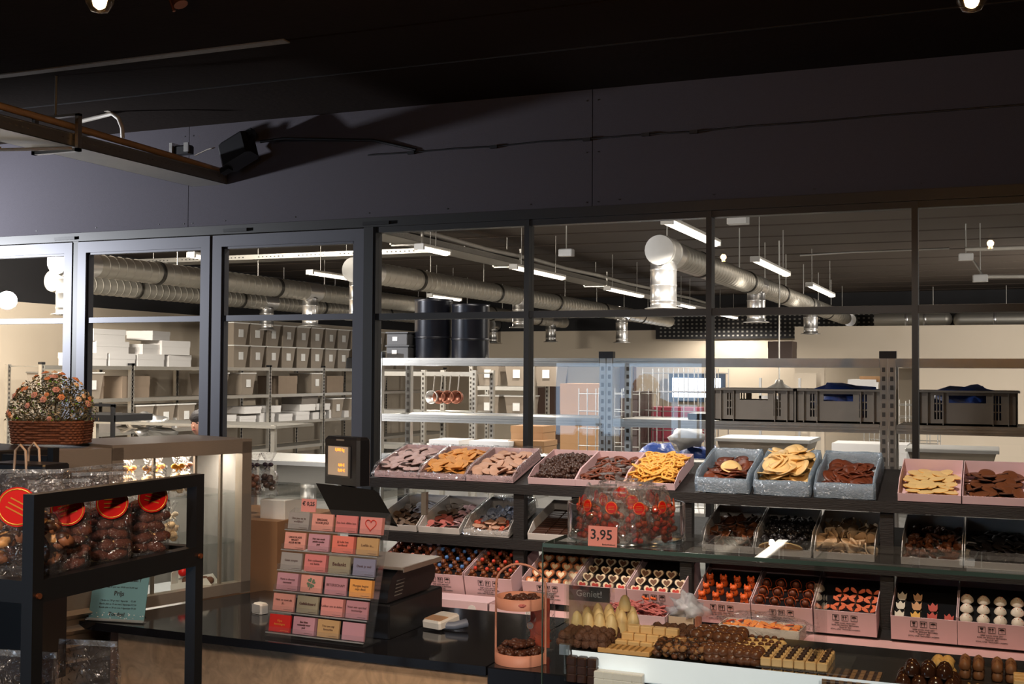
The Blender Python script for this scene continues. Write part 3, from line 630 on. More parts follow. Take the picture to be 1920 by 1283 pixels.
sbox(12.9, zz + .17, .5, .14, 'white box leaning on the pile beside the tall stack', rz=.1); sbox(13.3, zz + .17, .55, .2, 'open white box on the right of the pile', rz=-.1); sbox(13.1, zz + .37, .5, .13, 'topmost white box of the loose pile', rz=.2)
for i in range(13):
    y = 13.1 + i * .52
    sbox(y, .765, .4, .12 + .03 * (i % 2), 'small white box in the row along a lower shelf', group='small white boxes on the lower shelf')
    if i in (4, 5, 7, 8): sbox(y + .1, .765 + .155, .4, .11, 'white box stacked on the small boxes of the lower shelf', group='stacked white boxes on the lower shelf', rz=rnd(-.2, .2))
for i, y in enumerate((11.6, 12.5, 16.2, 17.7)):
    sbox(y, 1.215, .55, .3, 'brown grey carton standing on the middle shelf', mat('dull_carton', (140, 122, 104), .8), group='dull cartons on the middle shelf')
for i, y in enumerate((11.3, 12.0, 16.9)):
    sbox(y, .765 + (.16 if y > 13 else 0), .5, .26, 'dull grey carton on the lower shelf', mat('dull_carton2', (128, 120, 112), .8), group='dull cartons on the lower shelf')
# --- second galvanised rack with hanging pans
U0, U1 = at_y(795, 700, 12), at_y(890, 700, 12)
t = thing('utensil_rack', 'galvanised rack with hanging pans behind the first thin mullion bay', 'rack', (U0.x, 12, 0))
for x in (U0.x - .9, U0.x, U1.x): perf_post(t, x, 12, 0, 1.62, .05); perf_post(t, x, 12.5, 0, 1.62, .05)
for z in (1.55, 1.1, .7): each(MB().bx(U0.x - .9, U0.x, 11.98, 12.02, z, z + .05).bx(U0.x, U1.x, 11.98, 12.02, z, z + .05), 'beam', GALV, t); MB().bx(U0.x - .9, U1.x, 12, 12.5, z + .03, z + .045).build('shelf_board', ZINC, t)
for i, px in enumerate((812, 826, 842, 858)):
    c = at_y(px, 745, 11.9); t = thing('hanging_pan', ['chrome pan hanging leftmost on the utensil rack', 'copper coloured pan hanging second on the utensil rack', 'copper coloured pan hanging third on the utensil rack', 'pink brown measuring jug hanging rightmost on the utensil rack'][i], 'pan', c)
    MB().lathe([(1e-6, -.052), (.05, -.05), (.075, .0), (.078, .05), (.07, .05), (.05, -.04), (1e-6, -.042)], 16, M=T(*c) @ RY(.4) @ RX(PI / 2)).build('pan_bowl', FOIL if i == 0 else mat('copper_brown', (140, 90, 72), .35, .6), t)
    MB().cyl((c.x, c.y, c.z + .05), (c.x + .02, c.y, c.z + .25), .008, n=6).build('handle', GALV, t)
# --- far shelving bay facing the shop
F0, F1 = at_y(884, 700, 13.6).x, at_y(1000, 700, 13.6).x
t = thing('shelving_unit', 'galvanised shelving bay facing the shop right of the hanging pans', 'shelving unit', (F0, 13.6, 0))
for x in (F0, F1): perf_post(t, x, 13.6, 0, 1.72, .045); perf_post(t, x, 14.1, 0, 1.72, .045)
for z in (1.42, 1.0, .55): MB().bx(F0 + .03, F1 - .03, 13.58, 13.6, z - .05, z).build('beam', GALV, t); MB().bx(F0 + .03, F1 - .03, 13.6, 14.1, z - .012, z).build('shelf_board', ZINC, t)
for z, n in ((1.425, 3), (1.005, 2)):
    for k in range(n): put_bin(T(F0 + .2 + k * .4, 13.85, z) @ RZ(-PI / 2) @ Matrix.Scale(.86, 4), 'translucent bin on the shelving bay right of the hanging pans', 'bins right of the hanging pans')
# --- metal worktables (two) with clutter, seen low through the glass
for nm, x0, x1, y0, z, lab in (('worktable', -4.9, -2.75, 8.6, .86, 'steel worktable behind the left display trays'), ('worktable', -2.6, .6, 8.7, .8, 'steel worktable behind the right display trays'), ('worktable', -6.6, -5.2, 8.6, .82, 'steel worktable behind the third door')):
    t = thing(nm, lab, 'table', (x0, y0, 0)); MB().bv(x0, x1, y0, y0 + .8, z - .04, z, .005).build('table_top', ZINC, t)
    each(MB().bx(x0, x0 + .04, y0, y0 + .04, 0, z - .04).bx(x1 - .04, x1, y0, y0 + .04, 0, z - .04).bx(x0, x0 + .04, y0 + .76, y0 + .8, 0, z - .04).bx(x1 - .04, x1, y0 + .76, y0 + .8, 0, z - .04), 'leg', GALV, t)
    MB().bx(x0 + .04, x1 - .04, y0 + .05, y0 + .75, .25, .28).build('under_shelf', ZINC, t)
for (a, b, c_, d_, Y, lab, m_) in [
    (805, 860, 826, 848, 8.8, 'cream flat box on the worktable behind the grey pink cookies', CARDW), (880, 955, 829, 850, 8.8, 'long cream flat box on the worktable behind the golden cookies', CARDW),
    (958, 1018, 800, 828, 9.1, 'upper brown carton by the first thin mullion', CARDK), (953, 1020, 828, 850, 8.9, 'lower brown carton by the first thin mullion', CARDK),
    (1290, 1325, 776, 792, 7.7, 'small dark box on the middle shelf left of the crates', GREYD)]:
    carton(a, b, c_, d_, Y, lab, m_)
for (a, b, c_, d_, Y, lab, m_) in [
    (1050, 1125, 720, 850, 12.5, 'tall stack carton of brown cardboard beyond the worktable', CARDK), (1165, 1195, 735, 845, 11, 'dark brown cabinet beyond the double rack post', mat('cabinet_brown', (72, 54, 46), .5)),
    (1440, 1485, 640, 672, 20, 'brown block far behind on the back wall ledge', mat('cabinet_brown', (72, 54, 46))), ]:
    carton(a, b, c_, d_, Y, lab, m_, dz=.5)
# wheeled wire cages
def cage(px, Y, w, h, lab):
    p = at_y(px, 800, Y); x = p.x; t = thing('roll_cage', lab, 'roll cage', (x, Y, 0)); b = MB()
    for yy in (Y, Y + .6):
        for k in range(8): b.cyl((x + k * w / 7, yy, .2), (x + k * w / 7, yy, h), .006, n=6)
        for k in range(8): b.cyl((x, yy, .25 + k * (h - .3) / 7), (x + w, yy, .25 + k * (h - .3) / 7), .006, n=6)
    b.build('wire_side', GALV, t)
    MB().bx(x, x + w, Y, Y + .6, .16, .2).build('base_plate', GALV, t)
    each(MB().cyl((x + .05, Y + .05, .06), (x + .08, Y + .05, .06), .06, n=12).cyl((x + w - .08, Y + .05, .06), (x + w - .05, Y + .05, .06), .06, n=12), 'wheel', BLACKP, t)
cage(1085, 10.5, .6, 1.45, 'wire roll cage beyond the worktable left of the double rack post'); cage(1205, 11.5, .75, 1.65, 'wire roll cage right of the double rack post'); cage(1620, 14, .8, 1.3, 'wire roll cage far behind the grey crates')
tag(MB().bx(at_y(1205, 800, 11.6).x + .05, at_y(1205, 800, 11.6).x + .6, 11.6, 12.0, .9, 1.25).build('red_sack', mat('red_label_pack', (150, 60, 75), .5)), 'red printed pack inside the right roll cage', 'pack')
for px, py, Y, r, lab in ((1235, 845, 8.9, (.2, .15, .13), 'crumpled blue bag left of the last thin mullion'), (1310, 838, 8.9, (.17, .15, .14), 'dark blue bag beside the last thin mullion')):
    c = at_y(px, py, Y); q = MB(); lump(q, (c.x, c.y, .8 + r[2] * .8), r, px); tag(q.build('blue_bag', BLUEP), lab, 'bag')
c = at_y(1285, 822, 8.7); q = MB(); lump(q, (c.x, 8.75, c.z), (.13, .1, .08), 3); tag(q.build('white_bag', WHITEP), 'white plastic bag lying on the blue bags', 'bag')
def tub(px0, px1, py0, py1, Y, lab):
    a = at_y(px0, py1, Y); b = at_y(px1, py0, Y); t = thing('lidded_tub', lab, 'tub', (a.x, Y, a.z)); w = b.x - a.x; h = b.z - a.z
    vs = [(a.x + .04, Y + .03, a.z), (b.x - .04, Y + .03, a.z), (b.x - .04, Y + .45, a.z), (a.x + .04, Y + .45, a.z), (a.x, Y, b.z), (b.x, Y, b.z), (b.x, Y + .5, b.z), (a.x, Y + .5, b.z)]
    MB().add(vs, [(3, 2, 1, 0), (0, 1, 5, 4), (1, 2, 6, 5), (2, 3, 7, 6), (3, 0, 4, 7)]).build('tub_body', BINM, t); MB().bv(a.x - .02, b.x + .02, Y - .02, Y + .52, b.z, b.z + .025, .006).build('lid', mat('bin_lid', (235, 232, 225)), t)
tub(1345, 1515, 832, 862, 8.8, 'translucent lidded tub behind the blue lined trays'); tub(1702, 1868, 852, 884, 8.8, 'translucent lidded tub behind the rightmost pink trays')
# stainless things deeper in: cupboards, light hood, boxes on shelf
for a, b, c_, d_, Y, lab, m_ in ((1490, 1530, 700, 850, 16, 'white cupboard far behind beside the wooden strip', CREAM), (1590, 1640, 712, 735, 16, 'white box on a shelf above the blue bag crate', CARDW), (1612, 1652, 706, 716, 16.2, 'brown carton behind the white box above the crate', CARDK), (1560, 1700, 835, 870, 12, 'low white trolley tray behind the blue lined trays', CARDW)):
    carton(a, b, c_, d_, Y, lab, m_, dz=.5)
c = at_y(1461, 727, 15); t = thing('heat_lamp', 'pale conical lamp hood far behind above the left crate', 'lamp', c)
MB().lathe([(.22, -.05), (.2, -.03), (.06, .05), (.04, .1)], 20, M=T(*c)).build('lamp_hood', GALV, t); MB().cyl((c.x, c.y, c.z + .1), (c.x, c.y, DZ), .01, n=6).build('lamp_rod', GALV, t)
c = at_y(1455, 745, 15.3); MB().bx(c.x - .2, c.x - .17, 15.2, 15.24, .2, c.z + .25).bx(c.x + .3, c.x + .33, 15.2, 15.24, .2, c.z + .25).bx(c.x - .2, c.x + .33, 15.2, 15.24, c.z - .02, c.z + .02).build('lamp_stand', GALV, t)
# black bar table seen behind the basket and its neighbour
t = thing('black_table', 'black steel framed table behind the first full door', 'table', (-8.3, 9.6, 0)); a = at_y(172, 778, 9.6); b = at_y(214, 778, 9.6)
MB().bx(a.x - .6, b.x, 9.6, 10.2, a.z - .07, a.z).build('table_top', BLACKM, t); MB().bx(b.x - .03, b.x, 9.58, 9.62, 0, a.z + .11).bx(b.x - .03, b.x, 9.6, 9.63, a.z + .08, a.z + .11).build('side_post', BLACKM, t)
MB().bx(a.x - .6, b.x, 9.58, 9.62, a.z + .09, a.z + .12).build('top_bar', BLACKM, t)
# shiny wrapped pack, dark crates lower left
for i, (px, py, Y, lab) in enumerate(((270, 802, 11.5, 'crumpled silver wrapped pack behind the second door'),)):
    c = at_y(px, py, Y); q = MB(); q.ell(c, (.28, .15, .12), 0, 24, 14, wob=1.2, seed=5); tag(q.build('foil_pack', FOIL), lab, 'pack')
t = thing('worktable', 'long pale worktable behind the first two doors', 'table', (-10.3, 11.2, 0)); MB().bx(-10.35, -7.6, 11.2, 12.0, .94, .97).build('table_top', ZINC, t); each(MB().bx(-10.3, -10.25, 11.25, 11.3, 0, .98).bx(-7.7, -7.65, 11.25, 11.3, 0, .98), 'leg', GALV, t)

# --- person sitting behind the second door
def person():
    hd = at_y(377, 795, 9.3); t = thing('person', 'dark haired person in a grey top bending over work behind the glass door', 'person', (hd.x, 9.3, 0))
    x, y, z = hd
    me = bpy.data.meshes.new('body')
    P = [(0, .12, -.72, .14), (0, .08, -.55, .135), (0, .05, -.38, .15), (0, .02, -.24, .13), (0, .0, -.17, .06), (0, -.01, -.1, .055),     # pelvis .. neck
         (.17, .03, -.25, .06), (.23, -.05, -.45, .05), (.14, -.28, -.5, .038), (.1, -.36, -.5, .03), (-.17, .03, -.25, .06), (-.23, -.05, -.45, .05), (-.14, -.28, -.5, .038), (-.1, -.36, -.5, .03),
         (.1, .08, -.75, .09), (.12, -.35, -.72, .07), (.12, -.38, -1.15, .045), (.12, -.5, -1.2, .04), (-.1, .08, -.75, .09), (-.12, -.35, -.72, .07), (-.12, -.38, -1.15, .045), (-.12, -.5, -1.2, .04)]
    Ed = [(0, 1), (1, 2), (2, 3), (3, 4), (4, 5), (3, 6), (6, 7), (7, 8), (8, 9), (3, 10), (10, 11), (11, 12), (12, 13), (0, 14), (14, 15), (15, 16), (16, 17), (0, 18), (18, 19), (19, 20), (20, 21)]
    me.from_pydata([(a, b, c + z) for a, b, c, r in P], Ed, []); me.materials.append(mat('grey_shirt', (90, 92, 100), .8))
    o = bpy.data.objects.new('body', me); COL.objects.link(o); o.parent = t
    m = o.modifiers.new('skin', 'SKIN'); m.use_smooth_shade = True; o.modifiers.new('sub', 'SUBSURF').levels = 1
    for i, (a, b, c, r) in enumerate(P): me.skin_vertices[0].data[i].radius = (r, r)
    me.skin_vertices[0].data[0].use_root = True
    SK = mat('skin', (205, 150, 125), .55)
    h = MB().ell((x, 9.28, z - .0), (.075, .095, .115), 0, 20, 14).ell((x, 9.19, z - .02), (.012, .02, .016), 0, 8, 6).ell((x - .078, 9.3, z - .01), (.01, .02, .03), 0, 8, 6).ell((x + .078, 9.3, z - .01), (.01, .02, .03), 0, 8, 6)
    h.ell((x - .03, 9.198, z + .012), (.012, .01, .008), 1, 8, 6).ell((x + .03, 9.198, z + .012), (.012, .01, .008), 1, 8, 6).ell((x, 9.19, z - .055), (.025, .012, .007), 2, 8, 6)
    h.build('head', [SK, mat('eye_dark', (40, 30, 28)), mat('lips', (165, 90, 80))], t)
    hr = MB().ell((x, 9.285, z + .055), (.09, .108, .088), 0, 20, 12, wob=.15, seed=3).ell((x, 9.42, z + .05), (.045, .04, .045), 0, 12, 8); hr.build('hair', mat('dark_hair', (34, 26, 24), .6, bump=.5, bscale=80), t)
    for s in (-1, 1):
        hnd = MB().ell((x + s * .09, 8.9, z - .5), (.035, .05, .015), 0, 10, 6)
        for k in range(4): hnd.tube([(x + s * .09 + (k - 1.5) * .018, 8.87, z - .5), (x + s * .09 + (k - 1.5) * .02, 8.83 - (.008 if k in (1, 2) else 0), z - .505), (x + s * .09 + (k - 1.5) * .02, 8.8, z - .52)], [.009, .008, .006], 6)
        hnd.tube([(x + s * .06, 8.92, z - .5), (x + s * .04, 8.88, z - .505), (x + s * .04, 8.86, z - .51)], [.01, .009, .007], 6); hnd.build('hand', SK, t)
    st = thing('stool', 'stool under the person behind the second door', 'stool', (x, 9.4, 0)); MB().cyl((x, 9.4, z - .9), (x, 9.4, z - .86), .17, n=20).build('seat', GREYD, st)
    each(MB().cyl((x - .12, 9.3, 0), (x - .09, 9.33, z - .9), .012, n=6).cyl((x + .12, 9.3, 0), (x + .09, 9.33, z - .9), .012, n=6).cyl((x, 9.54, 0), (x, 9.5, z - .9), .012, n=6), 'leg', GALV, st)
person()

# ================================================================== DISPLAY RACK WITH TRAYS OF CHOCOLATES
RF = 4.6                                   # front plane of the upper tiers
rack = thing('display_rack', 'black stained wooden display rack carrying three tiers of open chocolate boxes', 'display rack', (-1.0, RF, 0))
for x in (-1.89, -1.165, -0.395, 0.37, 1.1):
    MB().bx(x - .024, x + .024, RF - .005, RF + .04, .6, 1.115).build('front_post', BLACKW, rack)
for x in (-2.66, -1.77, -1.05, -0.3, 0.5, 1.25):
    MB().bx(x - .02, x + .02, 4.98, 5.02, 0, 1.2).build('back_post', BLACKW, rack)
def board(x0, x1, y0, z0, y1, z1, th, name='shelf_board'):
    vs = [(x0, y0, z0 - th), (x1, y0, z0 - th), (x1, y1, z1 - th), (x0, y1, z1 - th), (x0, y0, z0), (x1, y0, z0), (x1, y1, z1), (x0, y1, z1)]
    return MB().add(vs, [(3, 2, 1, 0), (4, 5, 6, 7), (0, 1, 5, 4), (1, 2, 6, 5), (2, 3, 7, 6), (3, 0, 4, 7)]).build(name, BLACKW, rack)
board(-2.62, 1.3, RF, 1.12, 4.98, 1.215, .02); board(-2.62, 1.3, RF, .885, 4.98, .98, .02)
MB().bx(-2.64, 1.3, RF - .02, RF, 1.083, 1.124).build('front_rail', BLACKW, rack); MB().bx(-2.64, 1.3, RF - .02, RF, .848, .89).build('front_rail', BLACKW, rack)
MB().bx(-2.64, 1.3, RF - .05, RF, .55, .6).build('front_rail', BLACKW, rack) if False else None
MB().bx(-2.64, 1.3, 4.33, 5.0, .575, .612).build('ledge_frame', BLACKW, rack)
MB().bx(-2.64, 1.3, 4.325, 4.99, .612, .62).build('ledge_board', mat('pink_ledge', (226, 180, 178), .6, 0, .05), rack)
board(-2.62, 1.3, 4.52, .625, 4.9, .72, .012)
MB().bx(-2.64, 1.3, 4.36, 4.4, .0, .575).build('plinth', BLACKW, rack)

A1 = math.radians(14)
def tray_box(x, w, z0, lab, group, m_=CARDP, y0=RF, d=.33, h=.05, hf=.028, tilt=A1, liner=None, rz=0, name='display_tray'):
    M = T(x, y0 + .003, z0) @ RZ(rz) @ RX(tilt); t = thing(name, lab, 'tray', M, group); th = .003
    b = MB().bx(0, w, 0, d, 0, th).bx(0, w, 0, th, th, hf).bx(0, w, d - th, d, th, h)
    for x0 in (0, w - th):
        b.add([(x0, th, th), (x0 + th, th, th), (x0 + th, d - th, th), (x0, d - th, th), (x0, th, hf), (x0 + th, th, hf), (x0 + th, d * .25, h), (x0, d * .25, h), (x0 + th, d - th, h), (x0, d - th, h)],
              [(3, 2, 1, 0), (0, 1, 5, 4), (4, 5, 6, 7), (7, 6, 8, 9), (9, 8, 2, 3), (1, 2, 8, 6, 5), (0, 4, 7, 9, 3)])
    b.build('tray_body', m_, t, world=False)
    if liner:
        q = MB(); n = 48; g = liner[1]; sd = rnd(0, 99); vs = []; fs = []
        for r in range(7):
            for i in range(n):
                s = i / n * 4; k = int(s); f = s - k
                px, py = [(f, 0), (1, f), (1 - f, 1), (0, 1 - f)][k]
                nz = noise.noise(Vector((px * 5 + sd, py * 5, r * .5)))
                hh = hf if py < .05 else h
                if r == 0: ins, z = .006, .006
                elif r == 1: ins, z = .005, hh * .55
                elif r == 2: ins, z = .003, hh + .002
                elif r == 3: ins, z = -.003 - .003 * nz, hh + .007 + .004 * nz
                elif r == 4: ins, z = -.008 - .004 * nz, hh * .75
                elif r == 5: ins, z = -.009 - .008 * nz, hh * .35 + .012 * nz
                else: ins, z = -.008 - .007 * nz, .008 * abs(nz) * (1 if g else 2) + (.0 if g else hh * .3)
                vs.append((ins + px * (w - 2 * ins), ins + py * (d - 2 * ins), z))
            if r:
                for i in range(n): j = (i + 1) % n; fs.append(((r - 1) * n + i, (r - 1) * n + j, r * n + j, r * n + i))
        q.add(vs, fs, 0, True); q.build('film_liner', liner[0], t, world=False)
    return M
# ---- sweets
def disc_mesh(name, r, t, cols, wob=0, seed=0, dome=.5, n=16, inner=0, hole=None):
    b = MB()
    w = (lambda a, z: 1 + wob * noise.noise(Vector((math.cos(a) * 1.5, math.sin(a) * 1.5, seed)))) if wob else None
    b.lathe([(1e-7, 0), (r * .85, 0), (r, t * .35), (r * .97, t * .6)], n, 0, wob=w)
    b.lathe([(r * .97, t * .6), (r * .8, t * (.6 + .4 * dome)), (r * .45, t), (1e-7, t)], n, 1, wob=w)
    return b.mesh(name, cols)
def C(name, rgb, rough=.5, **k): return mat(name, rgb, rough, **k)
DK = C('dark_chocolate', (62, 38, 28), .38, bump=.15, bscale=60); MK = C('milk_chocolate', (112, 66, 40), .42, bump=.15, bscale=60)
MKR = C('reddish_milk_chocolate', (112, 56, 34), .42); WK = C('white_chocolate', (236, 204, 140), .45); GOLDN = C('caramel', (214, 148, 72), .5, var=.3, scale=90, bump=.4, bscale=200)
NPK = C('pink_nonpareil', (206, 176, 172), .6, var=.25, scale=220, bump=.6, bscale=500); PKC = C('pinkish_cookie', (198, 156, 132), .55, var=.15, bump=.2)
YEL = C('yellow_pretzel', (240, 180, 84), .45); CRM = C('cream_disc', (246, 206, 140), .5); BLK = C('black_liquorice', (32, 29, 30), .4)
GRB = C('grey_sprinkle', (170, 172, 184), .6, var=.3, scale=200, bump=.6, bscale=400); GBR = C('brown_sprinkle', (120, 98, 78), .6, var=.3, scale=200, bump=.5, bscale=400)
PNK = C('pink_sprinkle', (214, 120, 112), .6, var=.25, scale=220, bump=.6, bscale=400); LPK = C('light_pink_sprinkle', (222, 176, 178), .6, var=.2, scale=220, bump=.6, bscale=400)
BLS = C('grey_blue_shell', (150, 160, 182), .4, var=.2); ORG = C('orange_chocolate', (226, 100, 40), .45); BEI = C('beige_chip', (206, 176, 140), .55, var=.15)
def fill(name, meshes, M, w, d, label, cat, group, nu, nv, layers=2, dz=.008, z0=.004, tilt=.35, mound=.012, jit=.3, inset=.022, flat=False, sc=(.9, 1.1), only=None, tmin=0, u0=0, v0=0):
    for l in range(layers):
        for i in range(nu):
            for j in range(nv):
                u = inset + (w - 2 * inset) * ((i + .5 + rnd(-jit, jit) + (.25 if (j + l) % 2 else -.25)) / nu)
                v = inset + (d - 2 * inset) * ((j + .5 + rnd(-jit, jit)) / nv)
                u = min(max(u, inset), w - inset); v = min(max(v, inset), d - inset)
                uu = 2 * u / w - 1; vv = 2 * v / d - 1
                h = mound * (1 - uu ** 4) * (1 - vv ** 4)
                z = z0 + l * dz + h * (l + 1) / layers
                ax = rnd(tmin, tilt) * RNG.choice((-1, 1)); ay = rnd(-tilt, tilt)
                k = RNG.randrange(len(meshes)) if only is None else only(u / w, v / d, len(meshes))
                Q = M @ T(u + u0, v + v0, z) @ RX(ax) @ RY(ay) @ RZ(rnd(0, 6.28)) @ Matrix.Scale(rnd(*sc), 4)
                me, lb, gp = meshes[k] if isinstance(meshes[k], tuple) else (meshes[k], label, group)
                place(name, me, Q, lb, cat, gp)
FR = lambda: (BLACKW)
T1 = 1.127
g1 = 'cellophane lined pink trays on the top tier'
nonp = [disc_mesh('nonpareil', .025, .012, [DK, NPK], seed=i, dome=.9) for i in range(2)]
dsk = disc_mesh('dark_disc', .0235, .007, [DK, DK])
M = tray_box(-2.594, .223, T1, 'pink tray of pale sprinkled chocolate buttons, far left of the top tier', g1, liner=(CELLO, 0))
fill('sprinkled_button', [nonp[0], nonp[1]], M, .223, .33, 'pale pink sprinkled chocolate button in the leftmost top tray', 'chocolate', 'sprinkled buttons in the leftmost top tray', 5, 8, 2, .013, tilt=.3, mound=.02)
fill('sprinkled_button', [dsk], M, .223, .33, 'upturned dark button among the pale ones in the leftmost top tray', 'chocolate', 'dark upturned buttons in the leftmost top tray', 2, 3, 1, .01, z0=.042, tilt=.5, mound=.0)
gold = [disc_mesh('crisp', .026, .006, [GOLDN, GOLDN], wob=.15, seed=i, dome=.2, n=20) for i in range(3)]
M = tray_box(-2.368, .223, T1, 'pink tray of golden caramel crisps, second from the left on the top tier', g1, liner=(CELLO, 0))
fill('caramel_crisp', gold, M, .223, .33, 'thin golden caramel crisp in the second top tray', 'chocolate', 'caramel crisps in the second top tray', 5, 8, 3, .01, tilt=.45, mound=.022)
pk = [disc_mesh('cookie', .025, .011, [MK, PKC], seed=i) for i in range(2)]
M = tray_box(-2.142, .223, T1, 'pink tray of beige topped chocolate rounds, third on the top tier', g1, liner=(CELLO, 0))
fill('beige_round', pk, M, .223, .33, 'beige topped chocolate round in the third top tray', 'chocolate', 'beige rounds in the third top tray', 5, 7, 2, .013, tilt=.5, mound=.018)
def cluster_mesh(name, r, ms, seed, n=5):
    b = MB(); rr = random.Random(seed)
    for k in range(n): b.ell((rr.uniform(-r, r) * .5, rr.uniform(-r, r) * .5, r * .45 + rr.uniform(0, r * .4)), (r * .55, r * .5, r * .42), k % len(ms), 8, 5, wob=.5, seed=seed + k)
    return b.mesh(name, ms)
clus = [cluster_mesh('cluster', .021, [DK], 3 + i) for i in range(3)]
M = tray_box(-1.85, .212, T1, 'pink tray of very dark chocolate clusters on the top tier', 'plain pink trays on the top tier')
fill('dark_cluster', clus, M, .212, .33, 'dark chocolate cluster in the tray left of the pretzels', 'chocolate', 'dark clusters in the top tray', 6, 9, 2, .01, mound=.012)
def pretzel_mesh(name, r, m_, th=.0035):
    b = MB(); pts = []
    for k in range(28):
        a = 2 * PI * k / 28; pts.append((r * math.cos(a) * (1 - .18 * abs(math.sin(a * 1.5)) * (math.sin(a) > .3)), r * .85 * math.sin(a), th))
    b.tube(pts, th, 6, closed=True); b.tube([(-r * .75, r * .35, th), (-r * .2, -r * .05, th * 1.4), (r * .3, -r * .62, th)], th, 6); b.tube([(r * .75, r * .35, th), (r * .2, -r * .05, th * 1.6), (-r * .3, -r * .62, th)], th, 6)
    return b.mesh(name, m_)
pz = pretzel_mesh('pretzel', .025, MKR, .0045)
M = tray_box(-1.637, .212, T1, 'pink tray of milk chocolate pretzels, middle of its group on the top tier', 'plain pink trays on the top tier')
fill('chocolate_pretzel', [pz, dsk], M, .212, .33, 'brown chocolate coated pretzel in the middle pink tray', 'pretzel', 'brown pretzels in the top tray', 5, 8, 2, .01, mound=.015)
pz2 = pretzel_mesh('pretzel_pale', .026, YEL, .0042)
M = tray_box(-1.424, .212, T1, 'pink tray of yellow coated pretzels on the top tier', 'plain pink trays on the top tier')
fill('yellow_pretzel', [pz2], M, .212, .33, 'yellow coated pretzel heaped in the pink tray', 'pretzel', 'yellow pretzels in the top tray', 5, 7, 3, .01, z0=.012, mound=.028, tilt=.5)
fill('brown_pretzel_piece', [pz], M, .212, .33, 'brown pretzel piece lying under the yellow pretzels', 'pretzel', 'brown pieces under the yellow pretzels', 5, 7, 1, .01, mound=.0)
# blue lined trays
def thin_disc(name, r, m_, bend=.0, t=.004):
    b = MB(); n = 20; vs = []; fs = []
    for zz in (0, t):
        for q in (0.0, .5, 1.0):
            for i in range(n): a = 2 * PI * i / n; x, y = r * q * math.cos(a), r * q * math.sin(a) * .93; vs.append((x, y, zz + bend * (y / r) ** 2 * .012))
    for o, fl in ((0, 1), (3 * n, 0)):
        for q in range(2):
            for i in range(n): j = (i + 1) % n; f = (o + q * n + i, o + q * n + n + i, o + q * n + n + j, o + q * n + j); fs.append(f if fl == 0 else f[::-1])
    for i in range(n): j = (i + 1) % n; fs.append((2 * n + i, 2 * n + j, 5 * n + j, 5 * n + i))
    return b.add(vs, fs, 0, True).mesh(name, m_)
bd = thin_disc('big_disc_dark', .04, MKR, 1); bc = thin_disc('big_disc_cream', .044, CRM, 1)
BX3 = [(-1.125, .19), (-.9, .2), (-.655, .205)]
g = 'blue film lined boxes on the top tier'
M = tray_box(-1.12, .2, T1, 'blue lined box of big brown discs with one cream disc, top tier', g, m_=CARDW, liner=(BLUEF, 1), h=.075, hf=.055)
fill('large_disc', [bd], M, .2, .33, 'large brown chocolate disc in the left blue lined box', 'chocolate', 'large brown discs, left blue box', 3, 6, 3, .009, z0=.01, inset=.04, tilt=.35, mound=.015)
place('large_disc', bc, M @ T(.11, .14, .052) @ RX(.3) @ RY(.3), 'single large cream disc on top of the brown ones', 'chocolate')
M = tray_box(-.888, .205, T1, 'blue lined box heaped with large cream discs, top tier', g, m_=CARDW, liner=(BLUEF, 1), h=.075, hf=.055)
fill('large_cream_disc', [bc], M, .205, .33, 'large cream chocolate disc heaped in the middle blue lined box', 'chocolate', 'large cream discs, middle blue box', 3, 7, 4, .013, z0=.02, inset=.04, tilt=.4, mound=.04)
M = tray_box(-.655, .212, T1, 'blue lined box of reddish brown discs, right of the cream discs', g, m_=CARDW, liner=(BLUEF, 1), h=.075, hf=.055)
fill('brown_disc', [thin_disc('mid_disc_brown', .032, MKR, 1)], M, .212, .33, 'reddish brown chocolate disc in the right blue lined box', 'chocolate', 'reddish discs, right blue box', 4, 7, 3, .009, z0=.008, inset=.035, tilt=.35, mound=.012)
yd = disc_mesh('yellow_disc', .029, .006, [YEL, WK], dome=.2); dd = disc_mesh('dark_round', .029, .007, [DK, MK], dome=.6)
g = 'pink trays at the right of the top tier'
M = tray_box(-.356, .222, T1, 'pink tray of flat yellow white chocolate discs at the right of the top tier', g, h=.06, hf=.03)
fill('yellow_disc', [yd], M, .222, .33, 'flat yellow disc in the right pink tray', 'chocolate', 'yellow discs in the right pink tray', 4, 6, 2, .008, tilt=.15, mound=.012, inset=.03)
M = tray_box(-.13, .222, T1, 'pink tray of dark brown rounds at the right edge of the top tier', g, h=.06, hf=.03)
fill('dark_round', [dd], M, .222, .33, 'dark brown round in the rightmost visible top tray', 'chocolate', 'dark rounds in the rightmost top tray', 4, 6, 2, .009, tilt=.35, mound=.012, inset=.03)
# ---- second tier
T2 = .892
g = 'white trays on the left of the middle tier'
flk = [cluster_mesh('flake', .018, [m_], 20 + i, 2) for i, m_ in enumerate((GBR, GRB, PNK, LPK, MKR))]
def two(gp, fl, a, b, la, lb, lo):
    return [(flk[fl[0]], la, gp + a), (flk[fl[1]], lb, gp + b)]
fd = [disc_mesh('frosted', .019, .006, [DK, m_]) for m_ in (GBR, GRB, PNK, LPK)]
M = tray_box(-2.58, .2, T2, 'white tray of brown and grey sprinkled chocolates, left end of the middle tier', g, m_=CARDW, h=.055)
fill('sprinkled_flake', [(fd[0], 'brown sprinkled chocolate in the leftmost middle tier tray', 'brown sprinkled, leftmost middle tray'), (fd[1], 'bluish grey sprinkled chocolate in the leftmost middle tier tray', 'grey sprinkled, leftmost middle tray')], M, .2, .33, '', 'chocolate', '', 5, 9, 2, .008, tilt=.5, only=lambda u, v, n: 1 if (u > .45 and v > .4) else 0)
M = tray_box(-2.37, .2, T2, 'white tray of pink sprinkled chocolates on the middle tier', g, m_=CARDW, h=.055)
